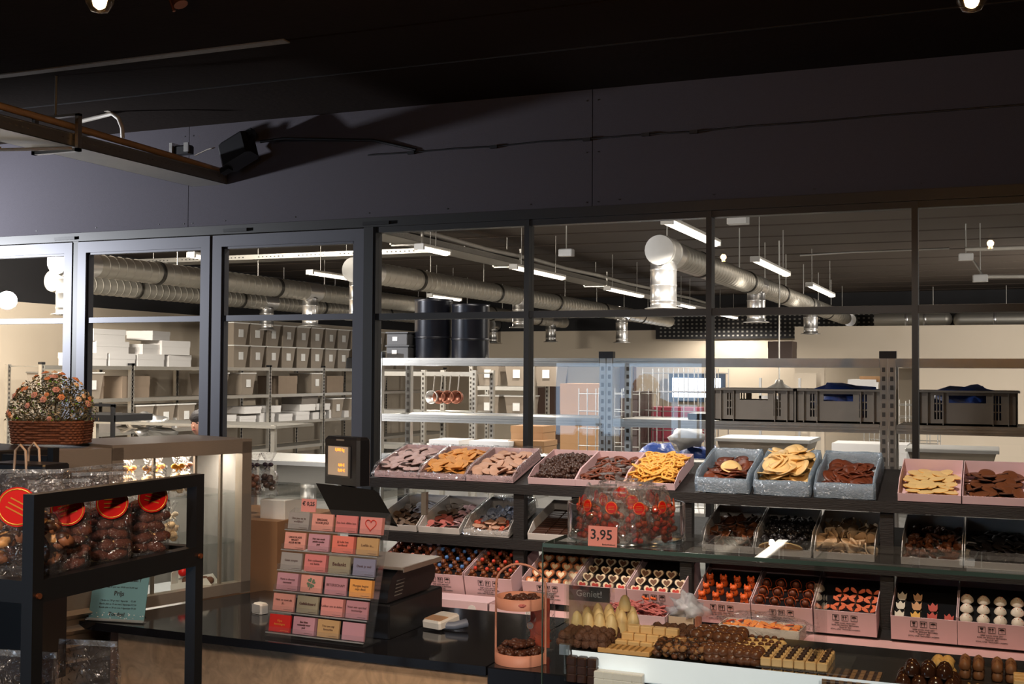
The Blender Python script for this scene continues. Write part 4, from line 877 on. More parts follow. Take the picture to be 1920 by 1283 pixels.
fill('pink_flake', [(fd[2], 'rose pink sprinkled chocolate in the second middle tier tray', 'rose sprinkled, second middle tray'), (fd[3], 'light pink sprinkled chocolate in the second middle tier tray', 'light pink sprinkled, second middle tray'), (fd[0], 'brown sprinkled chocolate behind the pink ones', 'brown sprinkled, second middle tray')], M, .2, .33, '', 'chocolate', '', 5, 9, 2, .008, tilt=.5, only=lambda u, v, n: (0 if u < .7 else 1) if v < .45 else (1 if u > .55 else 2))
def shell_mesh(name, m_):
    b = MB(); n = 14; vs = [(0, -.018, .004)]; fs = []
    for i in range(n + 1): a = math.radians(20 + 140 * i / n); rr = .026 * (1 + .06 * (i % 2)); vs.append((rr * math.cos(a), -.018 + rr * math.sin(a) * 1.3, .003)); vs.append((rr * .7 * math.cos(a), -.018 + rr * .9 * math.sin(a), .012 + .002 * (i % 2)))
    for i in range(n): a, c = 1 + 2 * i, 2 + 2 * i; fs += [(a, a + 2, c + 2, c), (0, c, c + 2)]
    fs.append(tuple([0] + [1 + 2 * i for i in range(n, -1, -1)]))
    return b.add(vs, fs, 0, False).mesh(name, m_)
sh = [shell_mesh('shell_blue', BLS), shell_mesh('shell_brown', MK)]; smix = disc_mesh('mixed_disc', .022, .008, [MK, PKC]); sred = cluster_mesh('red_shape', .018, [C('orange_red', (190, 84, 60))], 77)
M = tray_box(-2.15, .212, T2, 'film lined tray of bluish shells and mixed chocolates on the middle tier', g, m_=CARDW, h=.06, liner=(CELLO, 0))
fill('mixed_chocolate', [(sh[0], 'grey blue chocolate shell in the third middle tier tray', 'blue shells, third middle tray'), (smix, 'round brown chocolate among the shells', 'brown rounds among the shells'), (sred, 'orange red chocolate figure among the shells', 'orange red figures among the shells')], M, .212, .33, '', 'chocolate', '', 4, 7, 2, .01, tilt=.6, only=lambda u, v, n: 0 if v > .4 else (2 if RNG.random() < .25 else 1))
def bar_mesh(name, sx, sy, sz, m_, b=.0015): return MB().bv(-sx / 2, sx / 2, -sy / 2, sy / 2, 0, sz, b).mesh(name, m_)
brd = bar_mesh('dark_bar', .06, .02, .01, DK)
M = tray_box(-1.85, .212, T2, 'white tray of dark chocolate bars beside the jar of red bags', g, m_=CARDW, h=.06)
for l in range(2):
    for i in range(3):
        for j in range(12): place('dark_chocolate_bar', brd, M @ T(.042 + i * .064, .03 + j * .024, .004 + l * .0105) @ RZ(rnd(-.08, .08)), 'slim dark chocolate bar in the white tray behind the red bags', 'chocolate bar', 'dark bars on the middle tier')
M = tray_box(-1.63, .212, T2, 'white tray hidden mostly by the red bags, middle tier', g, m_=CARDW, h=.06); fill('brown_chip', [flk[4]], M, .212, .33, 'reddish brown chocolate flake behind the jar of red bags', 'chocolate', 'brown flakes behind the jar', 5, 6, 1)
g = 'white trays of the middle tier right of the jar'
stick = [MB().tube([(-.03, 0, .004), (0, .004, .006), (.03, 0, .004)], .004, 6).mesh('stick', m_) for m_ in (DK, BLK, BEI)]
M = tray_box(-1.1, .205, T2, 'white tray of thin dark chocolate leaves right of the jar', g, m_=CARDW, h=.075, liner=(CELLO, 0)); fill('dark_leaf', [thin_disc('leaf_dark', .022, MK, 1), stick[0]], M, .205, .33, 'thin dark chocolate leaf in the tray right of the jar', 'chocolate', 'dark leaves on the middle tier', 5, 8, 2, .013, mound=.025, tilt=.8)
M = tray_box(-.89, .215, T2, 'white tray of black liquorice coloured chocolates on the middle tier', g, m_=CARDW, h=.075); fill('black_chocolate', [cluster_mesh('blackc', .02, [BLK], 5)], M, .215, .33, 'almost black chocolate in the middle of the three trays', 'chocolate', 'black chocolates on the middle tier', 5, 8, 2, .012, mound=.02)
tag(MB().prism([(x * .085, y * .03) for x, y in [(math.cos(a), math.sin(a)) for a in [PI * k / 12 for k in range(13)]]], 0, .006, M=T(-.79, 4.6, .925) @ RX(2.2)).build('cream_half_disc', CRM), 'cream half round piece on the front edge of the black chocolates', 'chocolate')
M = tray_box(-.665, .225, T2, 'white tray of broken beige chocolate curls left of the thick black post', g, m_=CARDW, h=.075); fill('beige_curl', [thin_disc('curl', .026, BEI, 2.5, .003), stick[2]], M, .225, .33, 'beige chocolate curl standing in the right tray of three', 'chocolate', 'beige curls on the middle tier', 5, 8, 2, .014, mound=.02, tilt=1.1, tmin=.3)
M = tray_box(-.345, .215, T2, 'white tray of brown shell shaped chocolates right of the thick post', g, m_=CARDW, h=.075); fill('brown_shell', [sh[1], cluster_mesh('bs', .02, [MK], 9, 3)], M, .215, .33, 'brown shell shaped chocolate right of the thick black post', 'chocolate', 'brown shells on the middle tier', 5, 7, 2, .012, mound=.018, tilt=.7)
M = tray_box(-.125, .23, T2, 'white tray of black chocolates at the right edge of the middle tier', g, m_=CARDW, h=.075); fill('black_button', [disc_mesh('blackb', .02, .007, [BLK, BLK])], M, .23, .33, 'black round chocolate at the right edge of the middle tier', 'chocolate', 'black buttons at the right edge', 5, 8, 2, .012, mound=.018, tilt=.6)

# ---- bottom tier: tall cartons with printed handling symbols
def sq(mb, x, y, s, t=.0012):
    for a in ((x, x + s, y, y + t), (x, x + s, y + s - t, y + s), (x, x + t, y, y + s), (x + s - t, x + s, y, y + s)): mb.bx(a[0], a[1], -.0012, 0, a[2], a[3])
def symbols(w):
    b = MB(); s = .024; g_ = .009; x0 = w / 2 - 1.5 * s - g_; y0 = .056
    for k in range(3): sq(b, x0 + k * (s + g_), y0, s)
    P = UPR
    def pr(poly, ox): b.prism([(ox + x, y0 + y) for x, y in poly], 0, .001, 0, M=P)
    pr([(.006, .02), (.018, .02), (.016, .012), (.0128, .0105), (.0128, .006), (.016, .004), (.008, .004), (.0112, .006), (.0112, .0105), (.008, .012)], x0)
    for o in (.006, .015): pr([(o - .003, .014), (o + .0015, .0205), (o + .006, .014), (o + .0025, .014), (o + .0025, .004), (o + .0005, .004), (o + .0005, .014)], x0 + s + g_ - .0015 + .0)
    pr([(.003, .013)] + [(.012 + .009 * math.cos(a), .013 + .007 * math.sin(a)) for a in [PI - PI * k / 8 for k in range(9)]], x0 + 2 * (s + g_)); pr([(.0115, .004), (.0125, .004), (.0125, .013), (.0115, .013)], x0 + 2 * (s + g_))
    for k, s_ in enumerate(('KEEP COOL AND DRY', 'KOEL EN DROOG BEWAREN', 'FRAIS ET SEC', 'KÜHL UND TROCKEN LAGERN')): txt(b, s_, .0075, T(w / 2, -.0007, y0 - .01 - k * .0085) @ UPR)
    return b
_sym = {}
def tall_box(x, w, z0, lab, d=.32, h=.094, y0=4.5, tilt=math.radians(17)):
    M = T(x, y0, z0) @ RX(tilt); t = thing('tall_carton', lab, 'carton', M, 'tall pink cartons on the bottom tier'); th = .003
    b = MB().bx(0, w, 0, d, 0, th).bx(0, w, 0, th, th, h).bx(0, w, d - th, d, th, h + .04).bx(0, th, th, d - th, th, h + .012).bx(w - th, w, th, d - th, th, h + .012)
    b.build('carton_body', CARDP, t, world=False)
    MB().bx(th, w - th, th, d - th, .066, .07).build('black_insert', BLACKP, t, world=False)
    k = round(w, 3)
    if k not in _sym: _sym[k] = symbols(w).mesh('handling_print', INK)
    c = bpy.data.objects.new('handling_print', _sym[k]); COL.objects.link(c); c.parent = t
    return M
def heart(s, n=28):
    return [(s * .0625 * 16 * math.sin(t) ** 3 / 1.0, s * .0625 * (13 * math.cos(t) - 5 * math.cos(2 * t) - 2 * math.cos(3 * t) - math.cos(4 * t)) + s * .1) for t in [-2 * PI * k / n for k in range(n)]]
def heart_mesh(name, ms):
    return MB().prism(heart(.021), 0, .007, 0).prism(heart(.018), .0072, .010, 1).prism(heart(.0115), .0102, .012, 2).mesh(name, ms)
RED = C('red_icing', (190, 40, 30), .4); CRMI = C('cream_icing', (240, 214, 180), .45); ORI = C('orange_icing', (226, 96, 36), .45)
H1 = heart_mesh('heart_orange', [MK, C('orange_brown_icing', (196, 110, 60)), CRMI]); H2 = heart_mesh('heart_brown', [DK, CRMI, MK]); H3 = heart_mesh('heart_red', [DK, CRMI, RED])
def bear(name, ball):
    b = MB().ell((0, 0, .011), (.014, .013, .012), 0, 10, 7).ell((0, -.004, .027), (.010, .010, .009), 0, 10, 6).ell((-.008, 0, .035), (.004, .004, .004), 0, 6, 5).ell((.008, 0, .035), (.004, .004, .004), 0, 6, 5)
    for s in (-1, 1): b.ell((s * .012, -.008, .005), (.006, .008, .005), 0, 8, 5).ell((s * .011, -.01, .018), (.004, .007, .004), 0, 8, 5).ell((s * .004, -.0135, .029), (.0015, .001, .0015), 1, 6, 4)
    b.ell((.012, .002, .041), (.0075, .0075, .0075), 1, 8, 6); return b.mesh(name, [C('shiny_milk_chocolate', (128, 74, 46), .22), ball])
BE1 = bear('bear_blue', C('blue_candy', (84, 128, 190), .3)); BE2 = bear('bear_red', C('red_candy', (196, 58, 38), .3)); BE3 = bear('bear_mixed', C('salmon_candy', (220, 130, 110), .3))
def fox(name, m_):
    b = MB().lathe([(.011, 0), (.014, .008), (.011, .018), (.009, .022), (1e-6, .026)], 12, 0).ell((0, -.003, .028), (.012, .011, .010), 0, 10, 7)
    for s in (-1, 1): b.lathe([(.005, 0), (.003, .005), (1e-6, .01)], 6, 0, M=T(s * .008, 0, .034)).ell((s * .004, -.013, .03), (.0016, .001, .0016), 1, 6, 4)
    b.ell((0, -.008, .01), (.006, .006, .008), 1, 8, 5); return b.mesh(name, [m_, DK])
def lion(name):
    b = MB().lathe([(.016, -.004), (.0175, 0), (.016, .004)], 12, 0, M=T(0, 0, .02) @ RX(1.0), wob=lambda a, z: 1 + .08 * math.sin(8 * a)).ell((0, -.006, .024), (.011, .008, .011), 1, 10, 7).ell((0, .002, .007), (.012, .012, .009), 1, 10, 6)
    for s in (-1, 1): b.ell((s * .012, -.008, .004), (.007, .006, .004), 1, 8, 5)
    return b.mesh(name, [ORI, MKR])
def butterfly(name):
    b = MB()
    for sx in (-1, 1):
        for sy in (-1, 1): b.prism([(sx * (.002 + .019 * u), sy * (.002 + .017 * v)) for u, v in ((0, 0), (.55, .1), (1, .45), (.95, .95), (.55, .9), (.15, .5))][::sx * sy], .004, .009, 0)
    return b.ell((0, 0, .006), (.003, .014, .004), 1, 8, 5).mesh(name, [ORI, DK])
def tulip(name, m_):
    b = MB()
    b.prism([(-.012, 0), (-.008, -.007), (.008, -.007), (.012, 0), (.013, .014), (.007, .009), (0, .018), (-.007, .009), (-.013, .014)], .003, .009, 0)
    b.prism([(-.0015, -.007), (.0015, -.007), (.0015, -.024), (-.0015, -.024)], .003, .006, 1).prism([(0, -.02), (.012, -.006), (.009, -.016)], .003, .006, 1).prism([(0, -.02), (-.009, -.016), (-.012, -.006)], .003, .006, 1)
    return b.mesh(name, [m_, C('brown_green_leaf', (96, 84, 58))])
def cupcake(name):
    b = MB().lathe([(.010, 0), (.014, .012), (.016, .013)], 12, 0, wob=lambda a, z: 1 + .05 * math.sin(12 * a)).lathe([(.018, .012), (.017, .018), (.011, .026), (.004, .031), (1e-6, .032)], 14, 1)
    for k in range(7): a = k * 2.4; r = .003 + k * .0018; b.ell((r * math.cos(a), r * math.sin(a), .0315 - r * r * 50), (.0014, .0014, .0014), 2, 5, 4)
    return b.mesh(name, [MK, C('white_icing', (236, 222, 206), .45), ORI])
FX = fox('fox', ORI); LI = lion('lion'); BF = butterfly('butterfly'); CUP = cupcake('cupcake')
TU = [tulip('tulip_' + n, C(n + '_tulip', c, .45)) for n, c in (('white', (226, 216, 200)), ('pale_orange', (206, 150, 100)), ('yellow', (236, 176, 70)), ('red', (190, 50, 36)))]
def figs(name, cat, M, w, meshes, lab, grp, rows=4, cols=4, lean=.3, z=.0705, sc=1.2, pick=None, v0=.035, dv=.072, jit=.12, skip=()):
    for j in range(rows):
        for i in range(cols):
            if (i, j) in skip: continue
            k = pick(i, j) if pick else 0
            me = meshes[k]; lb = lab if isinstance(lab, str) else lab[k]; gp = grp if isinstance(grp, str) else grp[k]
            if me in (BE1, BE2, BE3, FX, LI, CUP): Q = M @ T(.028 + i * (w - .056) / (cols - 1), v0 + j * dv, z) @ RX(lean - .25) @ RZ(rnd(-jit, jit))
            else: Q = M @ T(.028 + i * (w - .056) / (cols - 1), v0 + j * dv, z + .004) @ RX(lean + .55) @ RZ(rnd(-jit, jit))
            place(name, me, Q @ Matrix.Scale(sc * rnd(.95, 1.05), 4), lb, cat, gp)
zl = .65
M = tall_box(-2.53, .216, zl, 'tall carton of chocolate bears with salmon balls, behind the scale'); figs('chocolate_bear', 'chocolate', M, .216, [BE3], 'small chocolate bear holding a salmon ball', 'bears with salmon balls')
M = tall_box(-2.31, .216, zl, 'tall carton of chocolate bears with blue balls right of the scale'); figs('chocolate_bear', 'chocolate', M, .216, [BE1], 'small chocolate bear holding a blue ball', 'bears with blue balls')
M = tall_box(-2.088, .216, zl, 'tall carton of chocolate bears with red balls behind the round stand'); figs('chocolate_bear', 'chocolate', M, .216, [BE2], 'small chocolate bear holding a red ball', 'bears with red balls')
M = tall_box(-1.824, .22, zl, 'tall carton of orange edged hearts behind the glass case corner'); figs('chocolate_heart', 'chocolate', M, .22, [H1], 'chocolate heart with orange rim and cream centre', 'orange rimmed hearts')
M = tall_box(-1.598, .22, zl, 'tall carton of cream and brown hearts behind the left of the glass case'); figs('chocolate_heart', 'chocolate', M, .22, [H2, H3], ['cream edged heart with brown centre in the left heart carton', 'cream edged heart with red centre in the left heart carton'], ['brown hearts, left carton', 'red hearts, left carton'], pick=lambda i, j: 1 if j < 1 else 0)
M = tall_box(-1.373, .22, zl, 'tall carton of red centred hearts, right one of the heart cartons'); figs('chocolate_heart', 'chocolate', M, .22, [H2, H3], ['cream edged heart with brown centre in the right heart carton', 'cream edged heart with red centre in the right heart carton'], ['brown hearts, right carton', 'red hearts, right carton'], pick=lambda i, j: 1 if j < 1 else 0, rows=3)
zr = .632
M = tall_box(-1.104, .22, zr, 'tall carton of orange fox figures under the glass top'); figs('chocolate_fox', 'chocolate', M, .22, [FX], 'orange chocolate fox figure in its carton', 'orange fox figures', rows=3)
M = tall_box(-.88, .228, zr, 'tall carton of orange and brown lion figures'); figs('chocolate_lion', 'chocolate', M, .228, [LI], 'orange and brown chocolate lion figure', 'lion figures', rows=3, sc=1.25)
M = tall_box(-.646, .224, zr, 'tall carton of orange butterfly chocolates left of the thick post'); figs('chocolate_butterfly', 'chocolate', M, .224, [BF], 'orange butterfly shaped chocolate in its carton', 'orange butterflies', rows=3, sc=1.25, skip=((0, 1), (0, 2)))
M = tall_box(-.372, .226, zr, 'tall carton of tulip chocolates right of the thick post')
figs('chocolate_tulip', 'chocolate', M, .226, TU, ['white tulip chocolate in the right carton', 'pale orange tulip chocolate in the right carton', 'yellow tulip chocolate in the right carton', 'red tulip chocolate in the right carton'], ['white tulips', 'pale orange tulips', 'yellow tulips', 'red tulips'], rows=3, sc=1.3, pick=lambda i, j: [[0, 2, 3, 3], [0, 1, 3, 0], [0, 1, 0, 0]][j][i], skip=((3, 1), (2, 2), (3, 2)))
M = tall_box(-.144, .226, zr, 'tall carton of white topped cupcake chocolates near the right edge'); figs('chocolate_cupcake', 'chocolate', M, .226, [CUP], 'cupcake shaped chocolate with white icing', 'cupcake chocolates', rows=3, sc=1.25)
M = tall_box(.084, .226, zr, 'tall carton cut off by the right edge'); figs('chocolate_cupcake', 'chocolate', M, .226, [CUP], 'cupcake shaped chocolate in the cut off carton', 'cupcakes in the cut off carton', rows=2)

# ---- things on the pink ledge
LZ0 = .6205
def flat_box(x, w, lab, opened, d=.13, y0=4.34, h=.04):
    t = thing('flat_box', lab, 'box', (x, y0, LZ0)); th = .002
    b = MB().bx(x, x + w, y0, y0 + d, LZ0, LZ0 + th).bx(x, x + w, y0, y0 + th, LZ0, LZ0 + h).bx(x, x + w, y0 + d - th, y0 + d, LZ0, LZ0 + h).bx(x, x + th, y0, y0 + d, LZ0, LZ0 + h).bx(x + w - th, x + w, y0, y0 + d, LZ0, LZ0 + h)
    b.build('box_body', CARDP, t)
    if not opened: MB().bx(x, x + w, y0, y0 + d, LZ0 + h, LZ0 + h + .003).build('closed_lid', CARDP, t)
    MB().cyl((x + .04, y0 - .001, LZ0 + .0), (x + .04, y0 + .0, LZ0 + .0), .0, n=6) if False else None
    MB().prism([(x + w * .82 + .018 * math.cos(a), LZ0 + .012 + .018 * math.sin(a)) for a in [PI * k / 10 for k in range(11)]], 0, .0015, M=T(0, y0, 0) @ UPR).build('thumb_tab', CARDW, t)
a = at_y(800, 1130, 4.34).x; b = at_y(915, 1130, 4.34).x; c = at_y(1002, 1130, 4.34).x
flat_box(a - .12, b - a + .12, 'closed pale pink flat box on the ledge right of the scale', False)
flat_box(b + .004, .215, 'open pale pink flat box with yellow pieces on the ledge', True)
yp = cluster_mesh('yellow_piece', .012, [C('pale_yellow', (240, 206, 130))], 31, 2)
for k in range(24): place('yellow_piece', yp, T(b + .06 + (k % 8) * .017 + rnd(-.003, .003), 4.37 + (k // 8) * .03, LZ0 + .008) @ RZ(rnd(0, 6)), 'pale yellow sweet in the open flat box on the ledge', 'sweet', 'yellow sweets in the flat box')
# pink strips in a box
a = at_y(1122, 1170, 4.345); b = at_y(1248, 1170, 4.345); w = b.x - a.x
M = T(a.x, 4.345, LZ0 + .006) @ RX(.1); t = thing('strip_tray', 'white box heaped with pink sugared strips on the ledge', 'tray', M)
b_ = MB().bx(0, w, 0, .13, 0, .003).bx(0, w, 0, .003, 0, .045).bx(0, .003, 0, .13, 0, .045).bx(w - .003, w, 0, .13, 0, .045).bx(0, w, .127, .13, 0, .045); b_.build('tray_body', CARDP, t, world=False)
SUG = C('pink_sugar', (214, 118, 112), .7, var=.25, scale=160, bump=.8, bscale=400)
ps = [MB().tube([(-.03, 0, 0), (-.015, .004, .002), (0, -.003, .0), (.015, .003, .003), (.03, 0, 0)], .0065, 6, M=Matrix.Diagonal((1, 1, .55, 1))).mesh('strip', SUG) for _ in range(1)]
for k in range(64):
    u = rnd(.03, w - .03); v = rnd(.015, .115); place('pink_strip', ps[0], M @ T(u, v, .035 + rnd(0, .03) * (1 - abs(2 * u / w - 1)) + .008) @ RZ(rnd(-.7, .7)) @ RY(rnd(-.5, .5)), 'pink sugared chocolate strip heaped in the white box', 'sweet', 'pink sugared strips')
for k in range(26):
    place('pink_strip', ps[0], M @ T(.035 + (k % 5) * (w - .07) / 4, .02 + (k // 5) * .018, .025) @ RZ(rnd(-.2, .2)), 'pink sugared chocolate strip heaped in the white box', 'sweet', 'pink sugared strips')
for k in range(4): place('orange_piece', cluster_mesh('orange_bit', .012, [ORI], 50 + k, 2), M @ T(w * .62 + k * .014, .07 - .01 * (k % 2), .085), 'small orange piece on top of the pink strips', 'sweet', 'orange pieces on the strips')
# kraft box with crumpled film
a = at_y(1252, 1180, 4.345); b = at_y(1302, 1180, 4.345); wv = b.x - a.x
t = thing('kraft_box', 'small beige box stuffed with crumpled clear film on the ledge', 'box', (a.x, 4.345, LZ0)); MB().bx(a.x, b.x, 4.345, 4.348, LZ0, LZ0 + .055).bx(a.x, b.x, 4.46, 4.463, LZ0, LZ0 + .055).bx(a.x, a.x + .003, 4.345, 4.463, LZ0, LZ0 + .055).bx(b.x - .003, b.x, 4.345, 4.463, LZ0, LZ0 + .055).bx(a.x, b.x, 4.345, 4.463, LZ0, LZ0 + .003).build('box_body', C('beige_board', (196, 172, 146), .8), t)
q = MB(); q.ell(((a.x + b.x) / 2 + .01, 4.4, LZ0 + .075), (.06, .05, .045), 0, 22, 14, wob=1.1, seed=9); tag(q.build('film_bag', film('milky_film', body=.08, rough=.15, crinkle=1.0, diffuse=.3, drgb=(225, 225, 230))), 'crumpled clear film bag standing in the small beige box', 'bag')
a = at_y(1303, 1183, 4.34); b = at_y(1345, 1183, 4.34); t = thing('orange_napkin', 'stack of orange printed cards on the ledge beside the beige box', 'card', (a.x, 4.34, LZ0))
MB().bx(a.x, b.x + .02, 4.34, 4.45, LZ0, LZ0 + .006, M=None).build('card_stack', C('orange_card', (232, 104, 48), .6, var=.25, scale=60), t)
a = at_y(1347, 1190, 4.335); b = at_y(1500, 1190, 4.335); w = b.x - a.x
M = T(a.x, 4.335, LZ0) @ RZ(-.04); t = thing('cookie_box', 'long white box of orange cookies in a clear film bag on the ledge', 'box', M)
MB().bx(0, w, 0, .003, 0, .045).bx(0, w, .127, .13, 0, .045).bx(0, .003, 0, .13, 0, .045).bx(w - .003, w, 0, .13, 0, .045).bx(0, w, 0, .13, 0, .003).build('box_body', C('beige_white_board', (214, 200, 186), .8), t, world=False)
q = MB(); q.ell((w / 2, .065, .04), (w / 2 + .03, .085, .05), 0, 40, 14, wob=.35, seed=4); q.build('film_bag', CELLO, t, world=False)
oc = disc_mesh('orange_cookie', .018, .006, [ORI, C('orange_light', (240, 140, 50))])
for k in range(36): place('orange_cookie', oc, M @ T(.025 + (k % 9) * (w - .05) / 8, .025 + (k // 9) * .026, .036 + rnd(0, .006)) @ RX(rnd(-.5, .5)) @ RY(rnd(-.5, .5)), 'orange cookie in the long film wrapped box', 'cookie', 'orange cookies in the film wrapped box')

# ================================================================== COUNTER AND WHAT STANDS ON IT
CH = .92
PCX = -1.095
t = thing('shop_counter', 'long shop counter with black stone top and mottled beige front panel', 'counter', (-1.7, 2.5, 0))
poly = [(-2.36, 2.50), (-2.3, 2.475), (PCX - .003, 2.475), (PCX - .003, 3.05), (-2.105, 3.05), (-2.245, 2.62), (-2.37, 2.56)]
MB().prism(poly, CH - .021, CH).build('counter_top', COUNTM, t)
m = mat('mottled_beige_panel', (200, 164, 128), .6, 0, .5, 14, .2, 30, dist=2.5)
MB().prism([(-2.19, 2.50), (PCX - .003, 2.50), (PCX - .003, 2.52), (-2.19, 2.52)], 0, CH - .022).build('front_panel', m, t)
MB().bx(-2.225, -2.19, 2.51, 2.55, 0, CH - .022).build('edge_strip', mat('brown_edge', (120, 78, 52), .5), t)
MB().bx(-2.18, PCX - .01, 2.54, 3.0, 0, CH - .022).build('carcass', BLACKW, t)
# black counter block under the glass case and the glass case itself
CX0, CX1 = -.935, 1.3; GY = 2.42; GZ = 1.222
t = thing('case_base', 'black counter block carrying the glass display case', 'counter', (.1, 2.5, 0))
MB().bx(PCX, CX1, 2.475, 3.05, .0, CH - .045).build('base_cabinet', BLACKW, t); MB().bv(PCX, CX1, 2.475, 3.05, CH - .044, CH, .003).build('block_top', COUNTM, t)
t = thing('glass_display_case', 'glass display case for chocolates with glowing white front strip', 'display case', (.1, 2.5, CH))
SZ = .98
MB().bx(CX0, CX1, GY - .006, GY, CH - .1, GZ - .009).build('front_glass', CASEG, t)
MB().bx(CX0, CX1, GY - .006, 2.70, GZ - .008, GZ).build('top_glass', CASEG, t)
MB().bx(CX0 + .045, CX0 + .05, GY + .012, 2.67, CH, GZ - .009).build('side_glass', CASEG, t)
e = MB().bx(CX0, CX1, GY - .0075, GY - .006, GZ - .008, GZ + .0005).bx(CX0 - .0015, CX0, GY - .006, GY, CH - .1, GZ).bx(CX0 - .0015, CX0, GY - .006, 2.67, GZ - .008, GZ)
e.build('glass_edge', GLASSEDGE, t)
for x in (-.36, .25): MB().bx(x, x + .005, 2.5, 2.66, SZ, GZ - .009).build('glass_divider', CASEG, t)
MB().bx(CX0 + .05, CX1, 2.47, 2.70, SZ - .012, SZ - .004).build('case_shelf', mat('dark_shelf', (40, 36, 34), .3), t)
MB().bx(CX0 + .05, CX1, 2.70, 2.71, CH, SZ - .004).build('back_rail', BLACKW, t)
vs = [(CX0 + .055, 2.455, SZ + .004), (CX1, 2.455, SZ + .004), (CX1, 2.468, SZ - .052), (CX0 + .055, 2.468, SZ - .052)]
MB().add([(x, y, z) for x, y, z in vs] + [(x, y + .006, z - .004) for x, y, z in vs], [(3, 2, 1, 0), (4, 5, 6, 7), (0, 1, 5, 4), (1, 2, 6, 5), (2, 3, 7, 6), (3, 0, 4, 7)]).build('white_front_strip', mat('glowing_white_strip', (235, 238, 240), .4, emit=.55, emit_rgb=(225, 232, 235)), t)  # strip has an even glow set in its own material
p = at_y(1060, 1212, 2.455); MB().bx(p.x - .012, p.x + .012, 2.448, 2.46, p.z - .018, p.z + .005).build('bracket', FOIL, t)
MB().bx(CX0 + .06, CX1, 2.445, 2.455, GZ - .02, GZ - .012).build('light_rail', mat('rail', (60, 58, 56), .4, .5), t) if False else None

# chocolates in the case : blocks are (px left, px right at the front edge) -> rows to the back
def fz(px): return at_y(px, 1220, 2.5).x
def lay(name, meshes, x0, x1, nu, nv, lab, group, y0=2.49, y1=2.8, layers=1, dz=.02, jit=.1, rot=True, sc=1.0, pyramid=False, z0=None, tilt=.2, cat='chocolate'):
    z0 = SZ - .003 if z0 is None else z0
    y0 = 2.485 + (y0 - 2.49) * .66; y1 = 2.485 + (y1 - 2.49) * .66; nv = max(2, round(nv * .72))
    for l in range(layers):
        a = l if pyramid else 0
        for i in range(nu - a):
            for j in range(nv - a):
                x = x0 + (x1 - x0) * (i + .5 + a * .5 + rnd(-jit, jit)) / nu; y = y0 + (y1 - y0) * (j + .5 + a * .5 + rnd(-jit, jit)) / nv
                Q = T(x, y, z0 + l * dz) @ (RX(rnd(-tilt, tilt)) @ RY(rnd(-tilt, tilt)) @ RZ(rnd(0, 6.28)) if rot else RZ(rnd(-.04, .04))) @ Matrix.Scale(sc * rnd(.94, 1.06), 4)
                place(name, meshes[RNG.randrange(len(meshes))], Q, lab, cat, group)
truf = [MB().ell((0, 0, .012), (.0125, .0125, .012), 0, 12, 8, wob=.25, seed=i).mesh('truffle', C('cocoa_truffle', (98, 62, 44), .7, bump=.6, bscale=150)) for i in range(3)]
lay('truffle', truf, fz(1046), fz(1136), 6, 8, 'brown cocoa truffle piled in the left corner of the glass case', 'cocoa truffles', layers=2, dz=.014)
EGG = C('white_egg_chocolate', (240, 208, 152), .4)
eg = MB().lathe([(.0125, 0), (.0145, .008), (.0135, .02), (.009, .031), (.004, .036), (1e-6, .037)], 14, wob=lambda a, z: 1 + .04 * math.sin(7 * a + z * 150)).mesh('egg', EGG)
a = at_y(1082, 1180, 2.62).x; b = at_y(1182, 1180, 2.62).x
for j in range(3):
    for i in range(4 + j % 2): place('white_egg_chocolate', eg, T(a + .012 + (i + .5 * j) * .028, 2.585 + j * .035, SZ + .012 + .004 * j) @ RZ(rnd(0, 6)) @ Matrix.Diagonal((1.05, 1.05, 1.4, 1)), 'white egg shaped chocolate standing in rows behind the truffles', 'chocolate', 'white egg chocolates')
place('white_egg_chocolate', eg, T(b - .02, 2.64, SZ + .062), 'single white egg chocolate standing on top of the others', 'chocolate')
FUD = C('fudge', (214, 164, 104), .55, bump=.1); FUL = C('light_fudge', (232, 190, 132), .55)
fb = bar_mesh('fudge_bar', .022, .05, .010, FUD); fb2 = bar_mesh('fudge_block', .028, .022, .015, FUL, .002)
a, b = fz(1126), fz(1222)
for i in range(8): place('fudge_bar', fb, T(a + .007 + i * (b - a) / 8.5, 2.515, SZ - .003) @ RX(0), 'flat fudge bar in the front row of the glass case', 'chocolate', 'front fudge bars')
for l, (n, y) in enumerate(((5, 2.565), (5, 2.575), (4, 2.585))):
    for i in range(n): place('fudge_block', fb2, T(a + .03 + l * .012 + i * .0295, y, SZ - .003 + l * .0155), 'small light fudge block in the stacked wall behind the fudge bars', 'chocolate', 'stacked fudge blocks')
nutc = [cluster_mesh('nutcluster', .017, [DK, MK, C('nut_tan', (160, 112, 70), .55)], 60 + i, 7) for i in range(3)]
lay('nut_cluster', nutc, fz(1226), fz(1322), 6, 5, 'dark nut cluster in the front of the glass case', 'dark nut clusters', y1=2.66, layers=2, dz=.013)
lay('dark_truffle', truf, fz(1185), fz(1262), 5, 5, 'dark truffle behind the fudge blocks in the case', 'truffles behind the fudge', y0=2.66, y1=2.82, layers=2, dz=.013)
ball = MB().ell((0, 0, .013), (.0145, .0145, .013), 0, 14, 9).mesh('ball', C('glossy_milk_ball', (112, 70, 48), .25))
lay('chocolate_ball', [ball], fz(1322), fz(1424), 7, 3, 'shiny milk chocolate ball in the front row of the case', 'front milk chocolate balls', y1=2.58, layers=2, dz=.013)
lay('chocolate_ball', [ball], fz(1275), fz(1372), 5, 4, 'shiny milk chocolate ball at the back of the case', 'rear milk chocolate balls', y0=2.66, y1=2.8, layers=2, dz=.015, sc=1.15)
crn = MB().lathe([(.013, 0), (.015, .006), (.011, .016), (.004, .022), (1e-6, .023)], 14, 0).ell((0, 0, .024), (.006, .004, .004), 1, 8, 5, wob=.4).mesh('creamnut', [C('cream_praline', (236, 196, 132), .45), MK])
